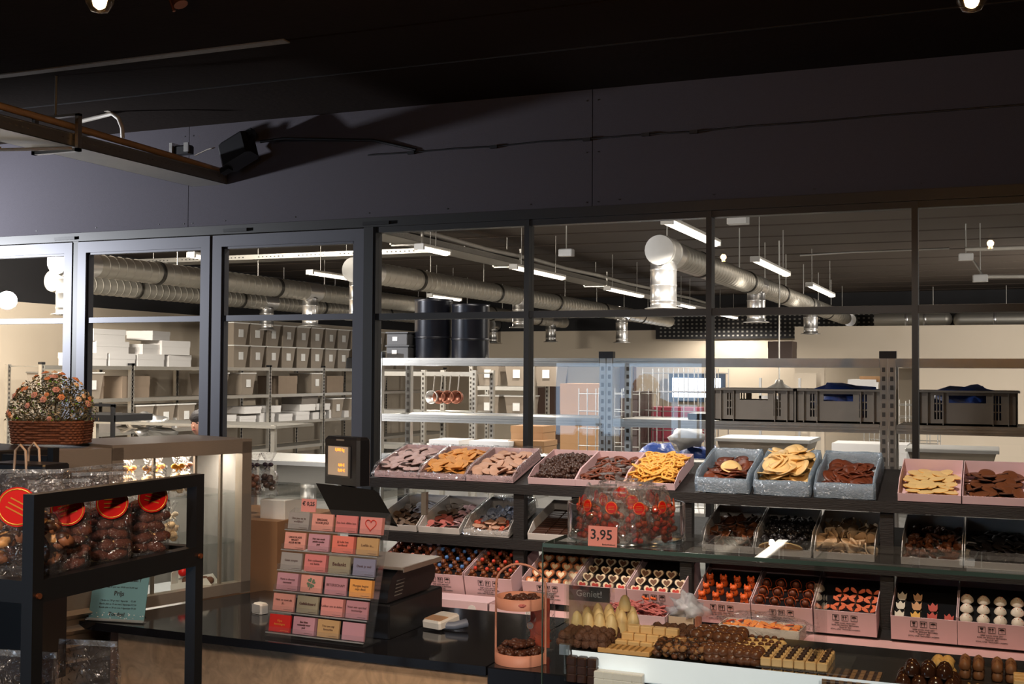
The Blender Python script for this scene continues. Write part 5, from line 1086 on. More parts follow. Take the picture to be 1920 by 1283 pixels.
lay('cream_praline', [crn], fz(1350), fz(1450), 7, 4, 'cream praline with a brown nut on top', 'cream pralines with nuts', y0=2.6, y1=2.76, layers=2, dz=.008, rot=False, pyramid=False)
pf4 = MB().bv(-.0135, .0135, -.0135, .0135, 0, .02, .0025).ell((0, 0, .022), (.008, .007, .0045), 1, 8, 5, wob=.5).ell((.004, .003, .025), (.004, .004, .003), 1, 8, 5, wob=.5).mesh('petit_four', [C('marzipan', (232, 194, 140), .55), C('raisin', (60, 38, 32), .5)])
a, b = fz(1428), fz(1548)
for l in (0, 1):
    for i in range(6):
        for j in range(5): 
            if l == 0 and j > 0: continue
            place('petit_four', pf4, T(a + .012 + i * .0232, 2.488 + j * .026, SZ - .018 + l * .026) @ Matrix.Scale(.8, 4), 'square marzipan praline topped with dark raisins in the case', 'praline', 'square raisin pralines')
t = thing('acrylic_shelf', 'clear acrylic shelf between the two layers of raisin pralines', 'shelf', (a, 2.46, SZ + .01)); MB().bx(a - .006, a + .18, 2.468, 2.64, SZ + .005, SZ + .008).build('shelf_plate', ACRY, t)
# trays right of the pralines
def acr_tray(px0, px1, z, lab, y0=2.44, d=.13):
    x0 = at_y(px0, 1240, y0).x; x1 = at_y(px1, 1240, y0).x; t = thing('acrylic_tray', lab, 'tray', (x0, y0, z)); th = .0025
    MB().bx(x0, x1, y0, y0 + d, z, z + th).bx(x0, x1, y0, y0 + th, z, z + .022).bx(x0, x1, y0 + d - th, y0 + d, z, z + .022).bx(x0, x0 + th, y0, y0 + d, z, z + .022).bx(x1 - th, x1, y0, y0 + d, z, z + .022).build('tray_body', ACRY, t)
    return x0, x1
stp = MB().bv(-.012, .012, -.012, .012, 0, .02, .002).bx(-.0123, -.003, -.0123, .0123, .003, .0205, m=1).bx(.005, .0123, -.0123, .0123, .003, .0205, m=1).mesh('striped_praline', [DK, C('pale_praline_side', (150, 118, 88), .5)])
x0, x1 = acr_tray(1535, 1648, .955, 'clear acrylic tray of dark striped pralines')
for j in range(4):
    for i in range(6): place('striped_praline', stp, T(x0 + .017 + i * (x1 - x0 - .03) / 5.2, 2.462 + j * .028, .958), 'dark striped square praline in the acrylic tray', 'praline', 'striped pralines')
dome = MB().lathe([(.0155, 0), (.0165, .006), (.014, .016), (.008, .024), (1e-6, .027)], 16, wob=lambda a, z: 1 + .05 * math.sin(5 * a)).mesh('dome', C('shiny_dark_dome', (66, 38, 26), .18))
a = at_y(1660, 1240, 2.47).x; b = at_y(1762, 1240, 2.47).x
for l in range(3):
    for i in range(5 - l):
        for j in range(4 - l): place('dark_dome', dome, T(a + .017 + (i + .5 * l) * .031, 2.47 + (j + .5 * l) * .03, .95 + l * .022) @ RZ(rnd(0, 6)), 'shiny dark ribbed chocolate dome in the pile at lower right', 'chocolate', 'dark chocolate domes')
puf = MB().lathe([(.012, 0), (.014, .005), (.011, .012), (.006, .017), (1e-6, .019)], 14, wob=lambda a, z: 1 + .06 * math.sin(6 * a + z * 200)).mesh('puff', C('butter_cream', (236, 190, 116), .5))
x0, x1 = acr_tray(1762, 1882, .955, 'clear acrylic tray of yellow cream rosettes at lower right')
for j in range(4):
    for i in range(6): place('cream_rosette', puf, T(x0 + .018 + i * (x1 - x0 - .034) / 5, 2.46 + j * .03, .958) @ RZ(rnd(0, 6)), 'yellow cream rosette chocolate in the acrylic tray', 'chocolate', 'yellow rosettes')
ros = MB().lathe([(.011, 0), (.0135, .006), (.0115, .014), (.007, .02), (1e-6, .024)], 14, wob=lambda a, z: 1 + .07 * math.sin(6 * a + z * 220)).mesh('rosette', C('milk_rosette', (146, 98, 66), .5))
for (q0, q1, lab, gp, me, yy) in ((1798, 1856, 'brown rosette chocolate behind the yellow tray', 'brown rosettes, left heap', ros, 2.62), (1858, 1900, 'brown rosette chocolate in the second heap behind the yellow tray', 'brown rosettes, second heap', ros, 2.62), (1900, 1960, 'tan round chocolate stacked at the right edge', 'tan rounds at the right edge', fb2, 2.52)):
    a = at_y(q0, 1235, yy).x; b = at_y(q1, 1235, yy).x; n = max(2, int((b - a) / .026))
    for l in range(2):
        for i in range(n):
            for j in range(3): place('rosette_chocolate' if me is ros else 'tan_round', me, T(a + .012 + i * .026, yy - .03 + j * .026, SZ - .003 + l * .018) @ Matrix.Scale(.85, 4), lab, 'chocolate', gp)
lay('pale_round', [puf], at_y(1752, 1235, 2.64).x, at_y(1790, 1235, 2.64).x, 2, 3, 'pale yellow round chocolate behind the dark domes', 'pale rounds behind the domes', y0=2.6, y1=2.7, layers=2)
# lower row in front of the glowing strip
wc = bar_mesh('white_cube', .024, .024, .015, WHITEL, .002)
a = at_y(1118, 1270, 2.452).x; b = at_y(1206, 1270, 2.452).x
for l in range(2):
    for i in range(5): place('white_praline_block', wc, T(a + .013 + i * (b - a) / 5, 2.438 + .02 * l if False else 2.44, CH + .0005 + l * .0155), 'white square praline low in front of the glowing strip', 'praline', 'white praline blocks')
dc = bar_mesh('dark_cube', .022, .022, .018, DK, .003)
a = at_y(1030, 1240, 2.46).x
for i in range(3):
    for l in range(3): place('dark_praline_block', dc, T(CX0 + .062 + i * .0235, 2.44, CH + .0005 + l * .0185), 'dark chocolate block stacked low in the left corner of the case', 'praline', 'dark blocks in the case corner')

# acrylic jar with bags on the case top
a = at_z(1062, 1010, GZ); b = at_z(1290, 1010, GZ); cx = (at_z(1061, 1003, GZ).x + at_z(1288, 1008, GZ).x) / 2
JR = .134; JC = Vector((at_y(1174, 1010, GY + JR + .016).x, GY + JR + .016, GZ))
t = thing('acrylic_jar', 'round clear acrylic jar full of film bags on top of the glass case', 'jar', JC)
MB().lathe([(JR, 0), (JR, .082), (JR - .004, .082), (JR - .004, .006), (1e-6, .006)], 40, M=T(*JC)).build('jar_body', ACRY, t)
MB().lathe([(JR + .001, .0), (JR + .001, .006), (JR - .002, .007), (JR - .002, 0), (JR + .001, 0)], 40, M=T(*JC)).build('base_ring', film('thick_acrylic', tint=(.8, .88, .9), body=.15, rough=.1), t)
STK = mat('red_sticker', (214, 22, 20), .35, 0, .03); GLD = mat('gold_print', (240, 170, 70), .3, .4)
def bag_mesh(w, d, h, fh, seed, n=28):
    b = MB(); vs = []; fs = []; L = 9
    for r in range(L):
        z = [0, .01, fh * .5, fh, fh + (h - fh) * .3, fh + (h - fh) * .55, fh + (h - fh) * .75, h * .93, h][r]
        k = 0 if z <= fh else (z - fh) / (h - fh); ww = w * (1 - .05 * k) * (.9 if r == 0 else 1); dd = d * (1 - k) ** .8 + .003
        for i in range(n):
            a = 2 * PI * i / n; ca, sa = math.cos(a), math.sin(a); e = .55
            x = ww / 2 * math.copysign(abs(ca) ** e, ca); y = dd / 2 * math.copysign(abs(sa) ** e, sa)
            q = noise.noise(Vector((ca * 2.2, sa * 2.2, z * 25 + seed))) * (.10 if r < L - 2 else .03)
            vs.append((x * (1 + q), y * (1 + q) + .25 * w * noise.noise(Vector((ca, z * 12, seed + 5))) * (.2 + k) * .4, z))
        if r: fs += [((r - 1) * n + i, (r - 1) * n + (i + 1) % n, r * n + (i + 1) % n, r * n + i) for i in range(n)]
    fs.append(tuple(range(n - 1, -1, -1)))
    return b.add(vs, fs, 0, True)
def make_bag(M, w, d, h, fh, lab, group, sticker, seed, sr=.016, text=None, sm=STK, cat='bag', name='film_bag'):
    t = thing(name, lab, cat, M, group); bag_mesh(w, d, h, fh, seed).build('clear_film', CELLO, t, world=False)
    MB().bx(-w * .47, w * .47, -.0015, .0015, h * .965, h).build('sealed_top', film('seal_film', body=.1, rough=.2, crinkle=.6, diffuse=.12), t, world=False)
    if sticker is not None:
        sx, sy, sz, ry = sticker; Q = T(sx, sy, sz) @ RY(ry) @ UPR
        s = MB().lathe([(1e-7, 0), (sr, 0), (sr, .0008), (1e-7, .0008)], 24, M=Q, smooth=False); s.build('round_sticker', sm, t, world=False)
        q = MB().lathe([(sr * .93, .0009), (sr * .93, .0013), (sr * .86, .0013), (sr * .86, .0009), (sr * .93, .0009)], 24, M=Q)
        for k in (-.25, 0, .25): q.bx(-sr * .5, sr * .5, k * sr - sr * .03, k * sr + sr * .03, .0009, .0013, M=Q)
        q.build('sticker_print', GLD, t, world=False)
    return t
swt = [cluster_mesh('bagsweet', .013, [C('red_brown_sweet', (176, 70, 42), .45), MK, C('bright_red_sweet', (206, 52, 34), .4)], 90 + i, 4) for i in range(3)]
k = 0
for ring, (rr, n) in enumerate(((.098, 11), (.055, 6), (.0, 1))):
    for i in range(n):
        a = -PI / 2 + 2 * PI * (i + .5 * (ring == 1)) / n; x = rr * math.cos(a); y = rr * math.sin(a)
        front = math.sin(a) < .2
        M = T(JC.x + x, JC.y + y, GZ + .0065) @ RZ(a + PI / 2) @ RX(-.12 if ring == 0 else 0)
        lab = ('clear bag of red brown sweets with red sticker in the outer ring of the jar' if ring == 0 else 'clear bag of red brown sweets standing in the middle of the jar'); gp = 'film bags, outer ring' if ring == 0 else 'film bags, middle'
        make_bag(M, .056, .03, .112 + .008 * ring + rnd(-.004, .008), .06, lab, gp, (rnd(-.006, .006), -.0185, .072 + .014 * ring, rnd(-.2, .2)), k, .0142)
        if ring == 0 and front or ring == 1:
            for c in range(12 if ring == 0 else 4): place('wrapped_sweet', swt[c % 3], M @ T(-.017 + (c % 3) * .017, -.006, .012 + (c // 3) * .016) @ RZ(rnd(0, 6)) @ RX(rnd(0, 6)) @ Matrix.Scale(1.1, 4), 'red and brown sweet inside a bag of the jar', 'sweet', 'sweets inside the jar bags')
        k += 1
p = at_z(1107, 1022, GZ); q = at_z(1160, 1026, GZ)
def placard(name, M, w, h, m_, lines, lab, cat='card', group=None, ink=INK, th=.002, pname='printed_text', extra=None, base=None):
    t = thing(name, lab, cat, M, group)
    MB().bx(0, w, -th, 0, 0, h).build(base or 'card_board', m_, t, world=False); b = MB()
    for s, size, x, z, bold in lines: txt(b, s, size, T(x, -th - .0003, z) @ UPR, bold=bold)
    if extra: extra(b, th)
    if b.v: b.build(pname, ink, t, world=False)
    return t
w = q.x - p.x
placard('price_card', T(p.x, GY + .001, GZ + .0005) @ RX(-.08), w, w * .66, mat('salmon_card', (224, 142, 130), .7, 0, .03), [('3,95', .03, w * .46, w * .37, .0004), ('Banketbakkerij', .005, w * .72, w * .07, 0)], 'salmon price card reading 3,95 leaning in front of the jar', 'price card')

# two tier round stand
TC = at_z(985, 1233, CH); TC = Vector((at_z(986, 1235, CH).x, 2.55, CH)); R0 = .06
CLAY = mat('terracotta_powder_coat', (206, 142, 118), .5, 0, .05)
t = thing('two_tier_stand', 'round two tier terracotta metal stand with tall arched handle', 'stand', TC)
for z, r in ((0, R0), (.128, R0 * .97)):
    MB().lathe([(r, 0), (r, .026), (r - .002, .026), (r - .002, .002), (1e-6, .002)], 40, M=T(TC.x, TC.y, CH + .0005 + z)).build('round_tray', CLAY, t)
hp = [Vector((TC.x - R0 - .003, TC.y, CH + .001))] + [Vector((TC.x - (R0 + .003) * math.cos(a), TC.y, CH + .178 + (R0 + .003) * .8 * math.sin(a))) for a in [PI * k / 16 for k in range(17)]] + [Vector((TC.x + R0 + .003, TC.y, CH + .001))]
MB().tube(hp, .0028, 8).build('arched_handle', CLAY, t)
dkc = [cluster_mesh('rough_choc', .014, [C('rough_dark', (84, 48, 34), .4, bump=.3)], 120 + i, 5) for i in range(2)]
for i in range(26):
    a = i * 2.4; r = .048 * math.sqrt((i % 18 + .5) / 18); place('rough_chocolate', dkc[i % 2], T(TC.x + r * math.cos(a), TC.y + r * math.sin(a), CH + .005 + (.012 if i < 18 else .028)) @ RZ(rnd(0, 6)), 'rough dark chocolate lump in the lower tray of the round stand', 'chocolate', 'lumps in the lower round tray')
for i in range(12):
    a = i * 2.4; r = .046 * math.sqrt((i + .5) / 12); pk_ = math.cos(a) * r > .01 and math.sin(a) < .3
    place('pink_flower_sweet' if pk_ else 'rough_chocolate', (disc_mesh('pinkflower', .018, .012, [PNK, PNK], wob=.4, seed=3) if pk_ else dkc[i % 2]), T(TC.x + r * math.cos(a), TC.y + r * math.sin(a), CH + .133 + .004) @ RZ(rnd(0, 6)), 'pink sweet in the upper tray of the round stand' if pk_ else 'dark chocolate lump in the upper tray of the round stand', 'chocolate', 'pink sweets, upper round tray' if pk_ else 'dark lumps, upper round tray')
# wrapped gift bag and leaflet holder in the left of the case
a = at_y(1066, 1215, 2.66); b = at_y(1142, 1215, 2.66); top = at_y(1066, 1098, 2.66).z; w = b.x - a.x; h = top - SZ
t = thing('leaflet_holder', 'clear holder with a dark and pink leaflet in the left of the glass case', 'leaflet holder', (a.x, 2.66, SZ))
MB().bx(a.x - .004, b.x + .004, 2.652, 2.655, SZ, top + .03).bx(a.x - .004, a.x - .001, 2.655, 2.69, SZ, top + .03).bx(b.x + .001, b.x + .004, 2.655, 2.69, SZ, top + .03).build('acrylic_holder', ACRY, t)
MB().bx(a.x, b.x, 2.662, 2.664, SZ, top - .034).build('pink_leaflet', mat('pink_leaflet', (206, 160, 150), .6), t); MB().bx(a.x, b.x, 2.661, 2.6655, top - .034, top).build('dark_band', mat('dark_leaflet', (66, 58, 56), .6), t)
q = MB(); txt(q, 'Geniet!', .022, T((a.x + b.x) / 2, 2.6605, top - .017) @ UPR); q.build('white_text', WHITEP, t)
q = MB(); txt(q, 'PURE', .012, T((a.x + b.x) / 2, 2.6612, top - .05) @ UPR, bold=.0005); txt(q, 'CHOCOLADE', .011, T((a.x + b.x) / 2, 2.6612, top - .064) @ UPR, bold=.0005); q.build('brown_text', mat('rust_ink', (170, 84, 56), .6), t)
c = at_y(1014, 1215, 2.68); M2 = T(c.x, 2.68, CH + .001)
gb = make_bag(M2, .07, .035, .14, .1, 'clear printed bag of red brown sweets standing behind the round stand', None, (-.02, -.02, .06, 0), 51, .009, sm=mat('silver_sticker', (170, 165, 165), .3, .5), name='printed_gift_bag')
MB().bx(-.02, .03, -.019, -.0185, .01, .13).build('printed_band', mat('red_brown_print', (176, 74, 48), .5, var=.4, scale=60), gb, world=False)
for c_ in range(8): place('wrapped_sweet', swt[c_ % 3], M2 @ T(-.02 + (c_ % 3) * .02, 0, .014 + (c_ // 3) * .024) @ RZ(rnd(0, 6)), 'red brown sweet inside the bag behind the round stand', 'sweet', 'sweets in the gift bag')

# card stand
A = at_z(514, 1187, CH); B = at_z(690, 1211, CH); A = Vector((A.x, 2.545, CH)); SW = .298
CM = T(A.x, A.y, CH + .001) @ RZ(-.03); LEAN = .30; SH = .315; SY = .095
t = thing('card_stand', 'clear acrylic stand with six rows of small greeting cards on the counter', 'card stand', CM)
fs = []
MB().add([(0, .012, .004), (SW, .012, .004), (SW, SY + .012, SH), (0, SY + .012, SH), (0, .014, .004), (SW, .014, .004), (SW, SY + .014, SH), (0, SY + .014, SH)], [(0, 1, 2, 3), (7, 6, 5, 4), (0, 4, 5, 1), (1, 5, 6, 2), (2, 6, 7, 3), (3, 7, 4, 0)]).build('back_panel', ACRY, t, world=False)
MB().bx(0, SW, -.02, .06, 0, .003).build('foot', ACRY, t, world=False)
edge = film('bright_acrylic_edge', body=.25, rough=.1, diffuse=.35, drgb=(200, 205, 205))
for x in (0, SW - .003):
    MB().add([(x, -.02, .003), (x + .003, -.02, .003), (x + .003, .02, .003), (x, .02, .003), (x, SY - .01, SH - .01), (x + .003, SY - .01, SH - .01), (x + .003, SY + .012, SH), (x, SY + .012, SH)], [(3, 2, 1, 0), (0, 1, 5, 4), (1, 2, 6, 5), (2, 3, 7, 6), (3, 0, 4, 7), (4, 5, 6, 7)]).build('side_panel', ACRY, t, world=False)
G_, P1, P2, P3, LIL, COR, TAN, OLV, BGR, MAU, OR_, CR_ = [mat('card_' + n, c, .7, 0, .04) for n, c in (('grey', (150, 146, 144)), ('peach', (216, 150, 138)), ('rose', (206, 122, 120)), ('pink', (212, 140, 134)), ('lilac', (190, 140, 152)), ('coral', (222, 120, 104)), ('tan', (186, 150, 104)), ('olive', (146, 138, 116)), ('blue_grey', (128, 128, 152)), ('mauve', (184, 130, 140)), ('orange', (226, 158, 82)), ('red', (204, 32, 24)))]
rows = [
    [(G_, 'Om jou op te\nvrolijken!', 'grey'), (P1, 'SPECIAAL\nVOOR JOU!', 'peach'), (P2, 'Een huis dikke kus', 'rose'), (P3, '<heart>', 'pink')],
    [(P1, 'CHOCOLADE\nMAAKT\nALLES BETER', 'peach'), (LIL, 'Het was nooit\ngelukt zonder\njou!', 'lilac'), (COR, 'Jij hebt het\nverdiend!', 'coral'), (TAN, 'Liefde is...', 'tan')],
    [(G_, 'Geen zorgen', 'grey'), (P2, 'Een cadeautje\nvol liefde', 'rose'), (OLV, 'Bedankt', 'olive'), (BGR, 'Dank je wel', 'blue grey')],
    [(LIL, 'Have a chocsy\nmoment', 'lilac'), (P1, '<clover>', 'peach'), (MAU, 'BETERSCHAP!', 'mauve'), (OR_, 'Morgen begint\nmijn dieet', 'orange')],
    [(P1, 'Niet zo zoet als\njij...', 'peach'), (OLV, 'Gefeliciteerd', 'olive'), (P3, 'Lekker om te delen', 'pink'), (MAU, 'Voor een speciaal\nmomentje', 'mauve')],
    [(CR_, 'Fijne\nfeestdagen', 'red'), (LIL, 'Een klein\ncadeautje voor\njou!', 'lilac'), (TAN, 'You are my\nfavourite', 'tan'), (LIL, '', 'lilac')]]
SIZES = {'Bedankt': .0125, 'Gefeliciteerd': .0095, 'Liefde is...': .0095, 'Dank je wel': .0088, 'BETERSCHAP!': .009}
cwid, chgt = .064, .043
for r, row in enumerate(rows):
    f = (5 - r) / 6; zb = .012 + f * (SH - .012); yb = -.014 + f * SY
    MB().bx(.003, SW - .003, yb - .004, yb + .024, zb - .003, zb - .001).build('ledge', ACRY, t, world=False); MB().bx(.003, SW - .003, yb - .006, yb - .004, zb - .003, zb + .014).build('ledge_lip', edge if False else ACRY, t, world=False)
    MB().bx(.003, SW - .003, yb - .0065, yb - .0035, zb - .0035, zb - .001).build('ledge_edge', edge, t, world=False)
    for c, (m_, s, cn) in enumerate(row):
        M = CM @ T(.006 + c * .0735, yb + .003, zb) @ RX(-.16) @ RZ(rnd(-.02, .02)); thick = .006 if (r + c) % 3 else .014
        nm = 'blank pink' if not s else ('red heart' if s == '<heart>' else 'four leaf clover' if s == '<clover>' else s.replace('\n', ' '))
        lab = '%s greeting card %s in row %s of the stand' % (cn, ('with a ' + nm) if s.startswith('<') or not s else 'reading ' + nm, ('one', 'two', 'three', 'four', 'five', 'six')[r])
        lab = ' '.join(lab.split()[:16])
        k = thing('greeting_card', lab, 'card', M, 'greeting cards on the acrylic stand')
        MB().bx(0, cwid, 0, thick, 0, chgt).build('card_stack', m_, k, world=False); b = MB(); ink = mat('card_ink', (78, 44, 40), .7)
        if s == '<heart>':
            pts = [(x * .9 + cwid / 2, z * .9 + chgt / 2 + .001) for x, z in heart(.0175, 30)]; b.tube([(x, -.0012, z) for x, z in pts], .0012, 5, closed=True); ink = mat('red_line', (200, 52, 36), .6)
        elif s == '<clover>':
            for q in range(4):
                a = q * PI / 2 + .5; b.prism([(x * math.cos(a) - y_ * math.sin(a) + cwid / 2, x * math.sin(a) + y_ * math.cos(a) + chgt / 2 + .002) for x, y_ in [(hx * .5, hy * .5 + .0075) for hx, hy in heart(.013, 18)]], 0, .0006, M=UPR)
            b.tube([(cwid / 2, -.0008, chgt / 2), (cwid / 2 - .004, -.0008, .006)], .0008, 5); ink = mat('clover_green', (96, 116, 92), .6)
        elif s:
            n = s.count('\n'); sz = SIZES.get(s, .0078 if n < 2 else .0066); bold = .0002 if s in ('Bedankt', 'Gefeliciteerd', 'SPECIAAL\nVOOR JOU!') or n == 2 else 0
            txt(b, s, sz, T(cwid / 2, -.0004, chgt / 2 + .002) @ UPR, bold=bold)
            if cn == 'red': ink = GLD
        if b.v: b.bx(cwid * .55, cwid * .93, -.0006, 0, .0035, .0042) if not s.startswith('<') else None; b.build('printed_text', ink, k, world=False)
M = CM @ T(.03, SY + .0, SH - .008) @ RX(-.1)
placard('price_card', M, .046, .034, P3, [('€ 0,25', .0145, .023, .021, .0003)], 'small pink card reading 0,25 clipped on top of the card stand', 'price card')

# teal price sign
A = at_z(166, 1163, CH); B = at_z(270, 1169, CH); d_ = B - A; w = d_.length; an = math.atan2(d_.y, d_.x)
hgt = .157
L = [('zaterdag 20 juni van 10.00 tot 16.00 uur', .0066, w / 2, .088, 0), ('Prijs', .0175, w / 2, .071, .0003), ('Hartje ca. 120 gr met 1 figuurtje     €5,00', .0062, w / 2, .052, 0), ('Ronde plak ca 15 cm met 2 figuurtjes €7,50', .0062, w / 2, .0425, 0), ('Ronde plak ca 20 cm met 3 figuurtjes €9,50', .0062, w / 2, .033, 0), ('Tot dan!', .014, w / 2, .016, .0003), ('figuurtjes maken ?', .014, w / 2 + .01, .108, .0003)]
sg = placard('counter_sign', T(A.x, A.y, CH + .003) @ RZ(an) @ RX(-.22), w, hgt, mat('teal_card', (104, 146, 152), .6, 0, .04), L, 'teal price sign reading Prijs and Tot dan at the left end of the counter', 'sign')
MB().bx(-.003, w + .003, -.012, .02, -.003, .0).bx(-.002, w + .002, -.006, -.0045, 0, .004).build('acrylic_foot', edge, sg, world=False)
q = MB()
for k in range(26): x = rnd(.004, w - .004); z = rnd(.005, .02); q.ell((x, -.0026, z), (.0022, .0005, .001), 0, 6, 4)
q.build('white_confetti', WHITEP, sg, world=False)

# white gift box with red candy
A = at_z(320, 1119, CH); M = T(A.x - .0, A.y + .0, CH + .001) @ RZ(.42); t = thing('gift_box', 'open white gift box with ribbon and red candy in front of the showcase', 'box', M)
q = MB(); w, d, h = .125, .08, .05
q.prism([(0, 0), (w, 0), (w, .03), (w * .85, .055), (0, .035)], 0, .002, M=UPR).prism([(0, 0), (w, 0), (w, .03), (w * .85, .055), (0, .035)], -d, -d + .002, M=UPR).bx(0, .002, 0, d, 0, .07).bx(w - .002, w, 0, d, 0, .03).bx(0, w, 0, d, 0, .002)
q.build('box_body', WHITEP, t, world=False)
MB().tube([(w * .35 + .028 * math.cos(a), d / 2, .055 + .028 * math.sin(a)) for a in [-.3 + 3.7 * k / 14 for k in range(15)]], .005, 6, M=Matrix.Diagonal((1, 1, 1, 1))).build('ribbon_loop', WHITEP, t, world=False)
tag(MB().ell((0, 0, 0), (.014, .014, .014), 0, 14, 9).mesh('candy', STK) and place('red_candy', MB().ell((0, 0, 0), (.014, .014, .014), 0, 14, 9).mesh('candy', STK), M @ T(w * .2, d / 2, .066), 'round red candy on top of the white gift box', 'candy'), 'round red candy on top of the white gift box', 'candy')
for k in range(5): place('brown_truffle', truf[0], M @ T(.035 + .018 * k, d / 2 + .01 * (k % 2), .028), 'brown truffle lying inside the white gift box', 'chocolate', 'truffles in the gift box')

# till: customer display, operator screen, printer and drawer
t = thing('scale_display', 'black customer display head showing orange digits on a pole above the till', 'scale display', at_z(655, 1150, CH)); HY = 2.95
a = at_y(606, 906, HY); b = at_y(690, 820, HY); M = T(a.x, HY, a.z) @ RZ(-.35); w = (b.x - a.x) * 1.06; h = b.z - a.z
MB().bv(0, w, 0, .05, 0, h, .008, M=M).build('display_body', BLACKP, t); MB().bv(w * .12, w * .8, -.004, 0, h * .16, h * .82, .002, M=M).build('screen_bezel', mat('screen_bezel', (54, 52, 52), .3), t)
MB().bx(w * .19, w * .75, -.0065, -.004, h * .2, h * .8, M=M).build('screen', mat('backlit_screen', (160, 140, 120), .25, emit=.35, emit_rgb=(190, 165, 140)), t)
q = MB(); DG = mat('orange_digits', (255, 160, 60), .5, emit=1.6, emit_rgb=(255, 150, 50))
txt(q, '0,000 kg', .0125, M @ T(w * .53, -.007, h * .735) @ UPR, bold=.0003); txt(q, '0,00 €', .0105, M @ T(w * .58, -.007, h * .42) @ UPR, bold=.0003); txt(q, '0,00 €', .012, M @ T(w * .58, -.007, h * .31) @ UPR, bold=.0003); q.build('digits', DG, t)
MB().bx(w * .38, w * .6, -.001, 0, h * .92, h * .95, M=M).build('maker_plate', GALV, t)
MB().cyl(M @ Vector((w * .55, .025, 0)), M @ Vector((w * .55, .03, -.04)), .022, n=14).build('neck', BLACKP, t)
MB().cyl(M @ Vector((w * .6, .03, -.03)), Vector((M @ Vector((w * .6, .06, 0))).to_tuple()[:2] + (CH,)), .018, n=12).build('pole', BLACKM, t)
t = thing('operator_screen', 'black tilted back of the operator screen under the customer display', 'screen', at_y(660, 980, 2.9))
P_ = [at_y(592, 906, 2.93), at_y(702, 919, 2.89), at_y(738, 982, 2.83), at_y(622, 965, 2.87)]; n_ = (P_[1] - P_[0]).cross(P_[3] - P_[0]).normalized() * -.022
if n_.y < 0: n_ = -n_
MB().add([tuple(p) for p in P_] + [tuple(p + n_) for p in P_], [(0, 1, 2, 3), (7, 6, 5, 4), (0, 4, 5, 1), (1, 5, 6, 2), (2, 6, 7, 3), (3, 7, 4, 0)]).build('screen_shell', mat('matte_black_shell', (20, 19, 19), .85, spec=.1), t)
c = (P_[2] + P_[3]) / 2 + n_ * 1.5; MB().cyl(c + Vector((0, 0, .02)), (c.x, c.y + .02, CH), .025, n=12).build('stand_arm', BLACKM, t)
A = at_z(701, 1212, CH); M = T(A.x, A.y, CH + .001) @ RZ(-.02)
t = thing('weighing_scale', 'black shop scale with a brushed steel weighing plate right of the card stand', 'scale', M)
MB().bv(-.3, 0, .075, .37, 0, .086, .004).build('base_drawer', BLACKP, t, world=False)
prof = [(.085, .088), (.09, .12), (.11, .15), (.14, .163), (.32, .163), (.35, .14), (.345, .115), (.31, .088)]
q = MB(); n = len(prof); q.add([(-.26, y, z) for y, z in prof] + [(-.012, y, z) for y, z in prof], [tuple(range(n)), tuple(range(2 * n - 1, n - 1, -1))] + [(i, n + i, n + (i + 1) % n, (i + 1) % n) for i in range(n)]); q.build('scale_housing', BLACKP, t, world=False)
MB().bv(-.28, .012, .12, .335, .168, .175, .003).build('weighing_plate', STEEL, t, world=False); MB().bx(.0125, .015, .122, .333, .162, .175).build('plate_edge', STEEL, t, world=False)
q = MB()
for k in range(5): q.bx(-.0115, -.011, .12 + k * .003, .16 + k * .004, .10 + k * .009, .1025 + k * .009)
q.build('type_plate', mat('grey_print', (120, 118, 116), .6), t, world=False)
for (px, py, lab, an) in ((791, 1180, 'white card payment terminal on the dark counter right of the scale', -.25), (471, 1150, 'small white card reader standing left of the card stand', -.3)):
    A = at_z(px, py, CH); big = px > 600; M = T(A.x, A.y, CH + .001) @ RZ(an) @ Matrix.Scale(.85 if big else 1, 4); t = thing('payment_terminal', lab, 'payment terminal', M)
    if big:
        MB().bv(0, .075, 0, .1, .006, .03, .006, M=RX(.12)).build('terminal_body', WHITEP, t, world=False); MB().bx(.006, .069, .008, .05, .03, .032, M=RX(.12)).build('card_face', mat('tan_screen', (200, 160, 128), .3), t, world=False)
        MB().tube([(.06, .03, .012), (.095, .045, .014), (.115, .08, .02)], [.012, .013, .014], 8).build('grip', mat('blue_grey_grip', (110, 120, 140), .4), t, world=False)
    else:
        MB().bv(0, .042, 0, .03, 0, .028, .005).build('terminal_body', WHITEP, t, world=False); MB().bx(.004, .038, -.0012, 0, .004, .026).build('card_face', mat('silver_face', (205, 205, 205), .25, .3), t, world=False)

# ---- refrigerated showcase standing at the left end of the counter
B_ = Vector((-2.13, 3.012)); dr = Vector((.309, .951)); nr = Vector((-.951, .309))
def SM(u, z=0): return Matrix(((dr.x, nr.x, 0, B_.x - dr.x * u), (dr.y, nr.y, 0, B_.y - dr.y * u), (0, 0, 1, z), (0, 0, 0, 1)))
M = SM(0); t = thing('showcase_cabinet', 'brushed steel cooled showcase with glass front and louvres left of the counter', 'showcase', M)
tp = 1.382; U = .472; U2 = .645
